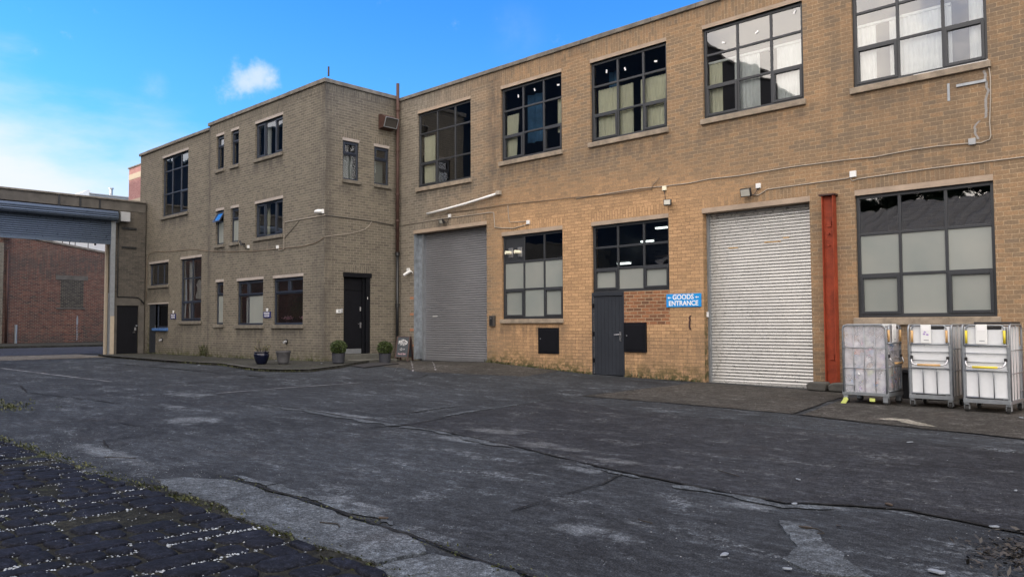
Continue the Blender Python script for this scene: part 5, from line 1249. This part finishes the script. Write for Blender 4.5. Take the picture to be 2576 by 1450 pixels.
for i, (x, y, lb) in enumerate(((-19.70, 13.25, 'clipped round box bush in a slate grey pot, left of the entrance steps'), (-19.92, 15.10, 'clipped round box bush in a slate grey pot beside the chalkboard'))):
    z = gz(x, y) + (.085 if i == 0 else .0)
    t_ = thing('box_bush', (x, y, z), lb, 'potted bush', 'clipped box bushes either side of the entrance')
    MB().lathe([(.150, 0), (.175, .02), (.19, .28), (.20, .30), (.185, .30), (.18, .25)], (x, y, z), 26).build('pot', 'pot_slate', t_, smooth=False)
    MB().lathe([(.175, .26), (.01, .27)], (x, y, z), 16).build('soil', 'soil', t_)
    rb = random.Random(20 + i); mbl = MB(); leaves(mbl, (x, y, z + .46), .235, 3600, .026, .86, .5, rb); mbl.build('leaves', 'box_leaf', t_, recalc=False)
    tw = MB()
    for _ in range(14):
        g = rb.uniform(0, 6.28); tw.tube([(x, y, z + .26), (x + .13 * math.cos(g), y + .13 * math.sin(g), z + .26 + rb.uniform(.1, .33))], .006, 5)
    tw.build('stems', 'twig_dark', t_, recalc=False)
x, y = -21.97, 12.05; z = gz(x, y) + .08
t_ = thing('glazed_pot', (x, y, z), 'glossy navy blue glazed pot holding a straggly half dead plant', 'plant pot')
MB().lathe([(.13, 0), (.145, .015), (.19, .12), (.225, .25), (.228, .29), (.205, .325), (.20, .335), (.225, .345), (.228, .362), (.215, .372), (.195, .365), (.19, .33)], (x, y, z), 36).build('pot', 'navy_glaze', t_, smooth=True)
MB().lathe([(.195, .33), (.01, .345)], (x, y, z), 18).build('soil', 'soil', t_)
rb = random.Random(9); st = MB(); lf = MB()
for i in range(17):
    g = rb.uniform(0, 6.28); L = rb.uniform(.12, .26); lean = rb.uniform(.05, .17)
    if i == 0: g, L, lean = 2.9, .36, .26
    if i == 1: g, L, lean = 3.0, .34, .24
    p0 = Vector((x + .10 * math.cos(g), y + .10 * math.sin(g), z + .34)); p1 = p0 + Vector((lean * .4 * math.cos(g), lean * .4 * math.sin(g), L * .6)); p2 = p0 + Vector((lean * math.cos(g), lean * math.sin(g), L))
    st.tube([p0, p1, p2], .006, 5, rr=[.007, .005, .003])
    for _ in range(11):
        q = p0.lerp(p2, rb.uniform(.35, 1.05)) + Vector((rb.gauss(0, .02), rb.gauss(0, .02), rb.gauss(0, .015))); a = Vector((rb.gauss(0, 1), rb.gauss(0, 1), rb.gauss(0, .7))).normalized() * .024; b = a.orthogonal().normalized() * .010
        lf.quad(q - a, q + b, q + a, q - b)
st.build('stems', 'twig_dark', t_, recalc=False); lf.build('leaves', 'plant_leaf', t_, recalc=False)
x, y = -21.25, 12.36; z = gz(x, y) + .08
pr_ = [(.135, 0), (.14, .005)]
for i in range(9):
    z0_ = .01 + i * .034; r0 = .142 + .062 * i / 9; pr_ += [(r0, z0_), (r0 + .007, z0_ + .008), (r0 + .009, z0_ + .024), (r0 + .002, z0_ + .032)]
pr_ += [(.212, .33), (.222, .335), (.222, .39), (.205, .392), (.195, .34), (.17, .05)]
t_ = thing('ribbed_pot', (x, y, z), 'empty grey plastic plant pot with horizontal ribs, beside the navy pot', 'plant pot')
MB().lathe(pr_, (x, y, z), 36).build('pot', 'pot_grey', t_)
MB().lathe([(.18, .20), (.01, .21)], (x, y, z), 16).build('soil', 'soil', t_)
# chalkboard
x, y = -20.50, 16.32; z = gz(x, y) + .01
ab = thing('chalkboard', (x, y, z), 'wooden A frame chalkboard with chalk lettering at the foot of the drainpipe', 'chalkboard', None, R(24), True)
def lean(s): return lambda a, d, b: (a, s * (.20 - .17 * b / .80) + d, b)
for s in (-1, 1):
    nm = 'front_panel' if s < 0 else 'rear_panel'
    pn = MB(lean(s)).box(-.20, .20, -.008, .008, .14, .775).build(nm, 'chalk_board', ab)
    MB(lean(s)).box(-.245, -.20, -.016, .016, .0, .80).box(.20, .245, -.016, .016, .0, .80).box(-.20, .20, -.014, .014, .775, .80).box(-.20, .20, -.014, .014, .115, .14).build('frame', 'board_wood', pn, bevel=.004)
    if s < 0:
        ff = lambda zz: (lambda a, b, c: lean(-1)(a, -.0105 - c, zz + b))
        text('FELD', .15, 'chalk_white', pn, ff(.60), bold=.002, name='chalk_lettering')
        mbc = MB(lambda a, d, b: lean(-1)(a, d, b)); rb = random.Random(4)
        for _ in range(46):
            g = rb.uniform(0, 6.28); a_ = .145 * math.cos(g) * rb.uniform(.85, 1.15); b_ = .60 + .085 * math.sin(g) * rb.uniform(.85, 1.15)
            mbc.quad((a_ - .012, -.0115, b_ - .004), (a_ + .012, -.0115, b_ - .004 + rb.uniform(-.01, .01)), (a_ + .012, -.0115, b_ + .006), (a_ - .012, -.0115, b_ + .006))
        ar = [(-.09, .385), (-.035, .425), (-.035, .40), (.07, .40), (.07, .372), (-.035, .372), (-.035, .345), (-.09, .385)]
        for (a0, b0), (a1, b1) in zip(ar, ar[1:]): mbc.tube([(a0, -.0115, b0), (a1, -.0115, b1)], .004, 4)
        mbc.build('chalk_drawing', 'chalk_white', pn, recalc=False)
        text('food bar', .085, 'chalk_pink', pn, ff(.235), bold=.0005, name='chalk_lettering')

# ------------------------------------------------------------------ wheeled cages
def make_cage(label, loc, rz, grip, panel, seed, bag=False, lid=False):
    rc_ = random.Random(seed)
    t_ = thing('roll_cage', loc, label, 'roll cage', 'wheeled cages parked under the large window', rz, True)
    w_, dp_, h = .65, .78, 1.38; a, b = w_ / 2, dp_ / 2
    bs = MB(); bs.box(-a, a, -b, b, .165, .20); bs.box(-a, a, -b - .012, -b, .15, .215); bs.box(-a, a, b, b + .012, .15, .215); bs.box(-a - .012, -a, -b, b, .15, .205); bs.box(a, a + .012, -b, b, .15, .205)
    bs.build('base', 'galvanised', t_, bevel=.003)
    for sx in (-1, 1):
        for sy in (-1, 1): x0, y0 = sx * (a - .018), sy * (b - .018); MB().box(x0 - .02, x0 + .02, y0 - .02, y0 + .02, .13, 1.04).build('corner_post', 'galvanised', t_, bevel=.004)
    for sx in (-1, 1):
        sd = MB(); x0 = sx * (a + .004); r = .09; yy = b - .02
        pts = [(x0, -yy, .2), (x0, -yy, h - r)] + [(x0, -yy + r - r * math.cos(g), h - r + r * math.sin(g)) for g in (.4, .8, 1.2)] + [(x0, -yy + r, h), (x0, yy - r, h)] + [(x0, yy - r + r * math.sin(g), h - r + r * math.cos(g)) for g in (.4, .8, 1.2)] + [(x0, yy, h - r), (x0, yy, .2)]
        sd.tube(pts, .017, 8)
        for k in range(1, 4): sd.tube([(x0, -yy + 2 * yy * k / 4, .2), (x0, -yy + 2 * yy * k / 4, h)], .0065, 6)
        for z in (.62, .98): sd.tube([(x0 + sx * .012, -yy, z), (x0 + sx * .012, yy, z)], .0085, 6)
        sd.tube([(x0 + sx * .01, yy * .45, .33), (x0 + sx * .01, yy, .33)], .0085, 6)
        s_o = sd.build('side_frame', 'galvanised', t_, smooth=True, recalc=False)
        MB().box(sx * (a - .028) - .004, sx * (a - .028) + .004, -yy + .02, yy - .02, .20, h - .03).build('side_panel', panel, s_o)
    for sy in (-1, 1):
        y0 = sy * (b + .006); fo = MB()
        fo.tube([(-a + .03, y0, 1.06), (a - .03, y0, 1.06)], .017, 8); fo.tube([(-a + .03, y0, .66), (a - .03, y0, .66)], .013, 8); fo.tube([(-a + .03, y0, .24), (a - .03, y0, .24)], .012, 8)
        for z in (.93, .79): fo.tube([(-a + .03, y0, z), (a - .03, y0, z)], .0075, 6)
        for k in (-.105, .105): fo.tube([(k - .012, y0, .66), (k, y0 + sy * .008, .60), (k + .004, y0 + sy * .008, .24)], .010, 6)
        gt = fo.build('end_gate', 'galvanised', t_, smooth=True, recalc=False)
        MB().box(-a + .04, a - .04, y0 - sy * .03 - .004, y0 - sy * .03 + .004, .245, 1.03).build('gate_panel', panel, gt)
        up = MB(); r = .05; q = a - .06
        up.tube([(-q, y0, 1.06), (-q, y0, h - r - .01), (-q + .02, y0, h - .025), (-q + r, y0, h - .01), (q - r, y0, h - .01), (q - .02, y0, h - .025), (q, y0, h - r - .01), (q, y0, 1.06)], .012, 8)
        uo = up.build('upper_gate', 'galvanised', t_, smooth=True, recalc=False)
        MB().box(-a + .05, a - .05, y0 - sy * .03 - .004, y0 - sy * .03 + .004, 1.07, h - .03).build('upper_panel', panel, uo)
        for q2 in (-q, q): MB().tube([(q2, y0, 1.09), (q2, y0, 1.29)], .019, 10).build('grip', grip, uo, smooth=True)
        if sy < 0:
            lb = MB().box(-.125, .035, y0 - .022, y0 - .002, 1.075, h + .005).build('document_holder', 'white_plastic', uo, bevel=.006)
            MB().box(-.105, .015, y0 - .025, y0 - .021, 1.29, 1.36).build('card', 'sign_white', lb); MB().box(-.075, .0, y0 - .0245, y0 - .0215, 1.12, 1.135).build('print', 'grey_plastic', lb)
            if grip == 'wood_grip' and not bag:
                mm = MB().prism([(-.08, 1.25), (-.055, 1.28), (-.03, 1.25)], y0 - .0248, y0 - .0215, 1).box(-.085, -.05, y0 - .0248, y0 - .0215, 1.215, 1.238).box(-.035, .0, y0 - .0248, y0 - .0215, 1.205, 1.232); mm.build('marker_scribble', 'trash_violet', lb)
            hd_ = MB().tube([(-a + .05, y0, .83), (-a + .05, y0 - .03, .78), (-a + .07, y0 - .05, .735), (-a + .12, y0 - .055, .715), (a - .12, y0 - .055, .715), (a - .07, y0 - .05, .735), (a - .05, y0 - .03, .78), (a - .05, y0, .83)], .012, 8).build('handle', 'steel', t_, smooth=True, recalc=False)
            MB().tube([(-a + .15, y0 - .055, .715), (a - .15, y0 - .055, .715)], .019, 10).build('grip', grip, hd_, smooth=True)
            MB().box(-a + .03, -a + .07, y0 - .02, y0 + .01, .81, .87).box(a - .07, a - .03, y0 - .02, y0 + .01, .81, .86).build('pivot', 'black_plastic', hd_, bevel=.006)
            MB().box(-a + .10, a - .10, y0 - .004, y0 + .012, .216, .245).build('slot', 'black_plastic', gt)
            MB().box(.02, a - .10, y0 + .022, y0 + .030, h - .075, h - .028).build('hand_slot', 'black_plastic', uo)
    mb = MB()
    for sx in (-1, 1):
        for sy in (-1, 1):
            x0, y0 = sx * (a - .035), sy * (b - .05); cs = MB()
            cs.box(x0 - .036, x0 + .036, y0 - .045, y0 + .045, .115, .152); cs.box(x0 - .038, x0 - .030, y0 - .04, y0 + .04, .045, .116); cs.box(x0 + .030, x0 + .038, y0 - .04, y0 + .04, .045, .116)
            co = cs.build('caster', 'galvanised', t_, bevel=.003); yo = y0 + rc_.uniform(-.01, .01)
            MB().tube([(x0 - .026, yo, .056), (x0 - .02, yo, .056), (x0 + .02, yo, .056), (x0 + .026, yo, .056)], .055, 18, rr=[.046, .055, .055, .046]).build('wheel', 'rubber', co)
    if lid: MB().box(-a + .14, a + .01, -b + .12, b - .08, h + .012, h + .045).build('lid_tray', 'black_plastic', t_, bevel=.008)
    if bag:
        # crumpled packaging packed inside, seen through the clear sides
        cols = ['paper_white', 'paper_white', 'sign_white', 'trash_orange', 'trash_blue', 'trash_violet', 'trash_brown', 'paper_white', 'grey_plastic', 'paper_lime', 'flower_pink']
        packs = {}
        for i in range(150):
            q = packs.setdefault(cols[i % len(cols)], MB()); face = rc_.random()
            c_ = Vector((rc_.uniform(-a + .09, a - .09), rc_.uniform(-b + .08, b - .08), .26 + .92 * rc_.random() ** 1.25)); 
            if face < .75: c_.x = (a - .075) * (1 if face < .5 else -1) * rc_.uniform(.85, 1)
            e1 = Vector((rc_.gauss(0, .4), rc_.gauss(0, 1), rc_.gauss(0, 1))).normalized() * rc_.uniform(.025, .075); e2 = e1.cross(Vector((1, rc_.gauss(0, .3), rc_.gauss(0, .3)))).normalized() * rc_.uniform(.02, .06); e3 = e1.cross(e2).normalized() * rc_.uniform(.004, .03)
            vs = [c_ + e1 * s1 * rc_.uniform(.7, 1.1) + e2 * s2 * rc_.uniform(.7, 1.1) + e3 * s3 for s3 in (-1, 1) for s1, s2 in ((-1, -1), (1, -1), (1, 1), (-1, 1))]
            q.add(vs, [(0, 3, 2, 1), (4, 5, 6, 7), (0, 1, 5, 4), (1, 2, 6, 5), (2, 3, 7, 6), (3, 0, 4, 7)])
        for km, q in packs.items(): q.build('packaging_waste', km, t_)
        MB().box(-a + .05, a - .05, -b + .06, b - .06, h - .03, h + .012).build('top_sheet', 'cladding_white', t_, bevel=.01)
    return t_
make_cage('roll cage with clear sides full of coloured packaging rubbish, beside the red column', (-5.13, 14.62, .045), R(90 - 2), 'wood_grip', 'clear_sheet', 1, bag=True)
make_cage('white panelled roll cage with wooden grips, middle of the three cages', (-4.115, 14.76, .040), R(0.5), 'wood_grip', 'cage_panel', 2)
make_cage('white panelled roll cage with yellow grips and a black lid, rightmost of the cages', (-3.23, 14.53, .040), R(-1), 'yellow_grip', 'cage_panel', 3, lid=True)
tag(MB().prism([(-5.46, .02), (-5.40, .12), (-5.43, .16), (-5.47, .15), (-5.53, .05), (-5.55, .03)], 14.19, 14.21, 1).build('strap_tail', 'paper_lime'), 'lime yellow strap end hanging at the wheel of the rubbish filled cage', 'strap')
tag(MB().box(-5.06, -4.97, 14.262, 14.27, .10, .155).build('paper_tag', 'paper_lime'), 'small lime paper tag under the edge of the rubbish filled cage', 'paper')
bn = thing('black_crate', (-4.75, 15.9, .06), 'black plastic crate in the gap behind the cages', 'crate')
MB().add([(-5.0, 15.75, .06), (-4.25, 15.75, .06), (-4.25, 16.35, .06), (-5.0, 16.35, .06), (-5.05, 15.7, .56), (-4.2, 15.7, .56), (-4.2, 16.4, .56), (-5.05, 16.4, .56)], [(0, 3, 2, 1), (0, 1, 5, 4), (1, 2, 6, 5), (2, 3, 7, 6), (3, 0, 4, 7)]).build('tub', 'black_plastic', bn)
MB().box(-5.09, -4.16, 15.66, 16.44, .53, .60).build('rim', 'black_plastic', bn, bevel=.01)
# red trolley just coming into the picture on the right
rt_ = thing('red_trolley', (-2.35, 14.95, .05), 'edge of a red metal trolley standing at the far right beside the cages', 'trolley')
rb_ = MB()
for x0 in (-2.62, -2.0): 
    for y0 in (14.7, 15.2): rb_.tube([(x0, y0, .16), (x0, y0, .95)], .02, 8)
rb_.box(-2.64, -1.98, 14.68, 15.22, .14, .18); rb_.tube([(-2.62, 14.7, .95), (-2.62, 15.2, .95)], .02, 8); rb_.tube([(-2.62, 14.7, .5), (-2.62, 15.2, .5)], .014, 8)
rb_.build('frame', 'red_metal', rt_)
for x0 in (-2.58, -2.04):
    for y0 in (14.72, 15.18): MB().tube([(x0 - .02, y0, .11), (x0 + .02, y0, .11)], .06, 14).build('wheel', 'rubber', rt_)

# ------------------------------------------------------------------ weeds, litter, leaves
rw = random.Random(77); wd_ = MB(); 
def weed(x, y, z, h, n):
    for _ in range(n):
        g = rw.uniform(0, 6.28); L = h * rw.uniform(.5, 1.2); b = Vector((x + rw.gauss(0, .04), y + rw.gauss(0, .03), z)); tip = b + Vector((math.cos(g) * L * .6, math.sin(g) * L * .6 - .01, L)); sd = Vector((-math.sin(g), math.cos(g), 0)) * rw.uniform(.005, .013)
        wd_.quad(b - sd * .5, b + sd * .5, b.lerp(tip, .6) + sd, tip)
        wd_.quad(b - sd * .5, b.lerp(tip, .6) + sd * -1, tip, b.lerp(tip, .6) + sd)
x = -17.1
while x < -13.1:
    if noise.noise(Vector((x * 1.3, 0, 0))) > -.25: weed(x, 16.74, gz(x, 16.7), rw.uniform(.03, .11), 7)
    x += .07
x = -12.0
while x < -9.8:
    weed(x, 16.74, gz(x, 16.7), rw.uniform(.02, .10) * (1.8 if -11.8 < x < -11.4 else 1), 5); x += .08
x = -35
while x < -21.6:
    if noise.noise(Vector((x * 1.1, 3, 0))) > -.1: weed(x, 13.85, gz(x, 13.8) + .075, rw.uniform(.03, .10), 4)
    x += .10
for i in range(60): weed(-29.6 + rw.gauss(0, .16), 13.78, gz(-29.6, 13.8) + .07 + rw.uniform(0, .35), rw.uniform(.08, .2), 3)
for i in range(70):
    f = rw.random(); x_ = -26.5 + f * 8; y_ = interp(x_, [-26.5, -23.75, -21.58, -20.13, -18.5], [11.6, 11.68, 11.15, 10.93, 11.4]); weed(x_, y_ - .03, gz(x_, y_) + .02, rw.uniform(.02, .07), 4)
for i in range(130):
    x_ = rw.uniform(-16.6, -14.5); y_ = 3.72 + rw.gauss(0, .22); weed(x_, y_, gz(x_, y_) + .005, rw.uniform(.015, .05), 4)
for i in range(420):
    x_ = rw.uniform(-13.2, -3.2); y_ = interp(x_, [-12.6, -10.1, -7.4, -6.16, -3.9], [2.68, 2.80, 2.9, 2.97, 2.87]) + rw.gauss(0, .045); weed(x_, y_, gz(x_, y_) + .006, rw.uniform(.008, .03), 3)
for i in range(80): 
    x_ = -7.2 + rw.random() * 5.6; y_ = interp(x_, [-7.4, -6.2, -5.5, -4.6, -3.1], [3.6, 3.56, 3.55, 3.46, 3.37]) + rw.gauss(0, .03); weed(x_, y_, gz(x_, y_) + .012, rw.uniform(.006, .02), 3)
tag(wd_.build('weeds', 'weed_leaf', recalc=False), 'thin grass and moss growing along wall feet, kerb and cobble edges', 'weeds', kind='stuff')
hp_ = MB()
for _ in range(850):
    x_, y_ = -1.08 + rw.gauss(0, .15), 5.75 + rw.gauss(0, .26); z_ = gz(x_, y_) + abs(rw.gauss(0, .016)) + .012; g = rw.uniform(0, 6.28); s = rw.uniform(.012, .035)
    a = Vector((math.cos(g), math.sin(g), rw.gauss(0, .4))) * s; b = Vector((-math.sin(g), math.cos(g), rw.gauss(0, .4))) * s * .4; q = Vector((x_, y_, z_)); hp_.quad(q - a, q + b, q + a, q - b)
tag(hp_.build('leaf_litter', 'dry_leaf', recalc=False), 'dark heap of dead leaves and weeds at the bottom right corner', 'leaf litter', kind='stuff')
def scrap(name, x, y, s, material, label, cat, el=1.0, dz=.016, group=None, rot=None):
    rs = random.Random(int(x * 1000 + y * 77)); n = 9; rot = rs.uniform(0, 3.1) if rot is None else rot; mbq = MB(); top = []; 
    for j in range(n):
        g = 2 * math.pi * j / n; q = s * rs.uniform(.7, 1.15); a_, b_ = q * math.cos(g), q * math.sin(g) * el; top.append((x + a_ * math.cos(rot) - b_ * math.sin(rot), y + a_ * math.sin(rot) + b_ * math.cos(rot), rs.uniform(0, s * .07)))
    zz = [gz(p_[0], p_[1]) + dz for p_ in top]; k = n
    mbq.add([(p_[0], p_[1], z_ - .004) for p_, z_ in zip(top, zz)] + [(p_[0], p_[1], z_ + .0015 + p_[2]) for p_, z_ in zip(top, zz)] + [(x, y, gz(x, y) + dz + .004 + s * .05)],
            [(j, (j + 1) % n, n + (j + 1) % n, n + j) for j in range(n)] + [(n + j, n + (j + 1) % n, 2 * n) for j in range(n)])
    return tag(mbq.build(name, material), label, cat, group)
LG = 'pale scraps of litter on the yard'
for x_, y_, s, el, lb in ((-2.49, 4.50, .045, .45, 'pale bent scrap of paper left of the worn patch near the bottom right'), (-1.43, 5.02, .055, .6, 'largest flat pale scrap, at the bottom edge beside the leaf heap'), (-3.17, 7.10, .040, .3, 'small grey paper scrap in the middle of the dark slab'), (-1.61, 7.88, .028, .5, 'small bluish scrap near the right edge of the dark slab'),
                          (-1.44, 6.40, .036, .6, 'pale blue scrap on the crack near the leaf heap'), (-2.08, 4.49, .030, .5, 'small white scrap at the bottom tip of the worn patch'), (-3.15, 10.16, .055, .25, 'thin white paper strip on the far joint of the dark slab'), (-2.70, 13.70, .06, .35, 'white scrap beside the wheel of the rightmost cage'), (-2.77, 6.13, .032, .6, 'small pale stone like scrap on the long crack')):
    scrap('litter_scrap', x_, y_, s, 'paper_white', lb, 'litter', el, .017, LG)
for x_, y_, s, lb in ((-24.64, 11.35, .085, 'white paper scrap in the gutter beside the kerb of the wing'), (-29.2, 13.6, .07, 'white scrap at the wall foot near the weeds on the wing'), (-23.4, 13.35, .055, 'white scrap on the pavement between the two pots'), (-20.2, 13.0, .05, 'white scrap on the pavement left of the box bush')):
    scrap('litter_scrap', x_, y_, s, 'paper_white', lb, 'litter', .5, .09 if x_ != -24.64 else .02, LG)
for x_, y_, s, lb in ((-2.40, 5.47, .05, 'dead brown leaf lying on the worn patch'), (-2.22, 6.61, .045, 'dull brown leaf on the dark slab beyond the crack'), (-4.79, 3.62, .05, 'dry tan leaf beside the pale concrete strip')):
    scrap('fallen_leaf', x_, y_, s, 'leaf_brown', lb, 'leaf', .5, .018, 'fallen leaves on the yard')
scrap('bottle_cap', -2.24, 5.66, .020, 'iron_black', 'tiny black bottle cap right of the worn patch', 'bottle cap', 1.0, .02)
for pts, lb in (([(-4.98, 3.20), (-4.84, 3.26), (-4.76, 3.22)], 'forked dark twig lying on the pale concrete strip'), ([(-9.05, 3.15), (-8.92, 3.23), (-8.75, 3.36)], 'dark twig on the yard near the cobbles'), ([(-3.9, 6.95), (-3.75, 6.88), (-3.6, 6.80)], 'thin dark twig on the dark slab'), ([(-2.42, 5.42), (-2.30, 5.44), (-2.22, 5.36), (-2.25, 5.32)], 'bent twig lying across the worn patch'), ([(-3.36, 4.83), (-3.31, 4.81), (-3.22, 4.80)], 'short curled twig on the open yard')):
    tag(MB().tube([(a_, b_, gz(a_, b_) + .028) for a_, b_ in pts], .005, 5).build('twig', 'twig_dark', recalc=False), lb, 'twig', 'twigs lying on the yard')
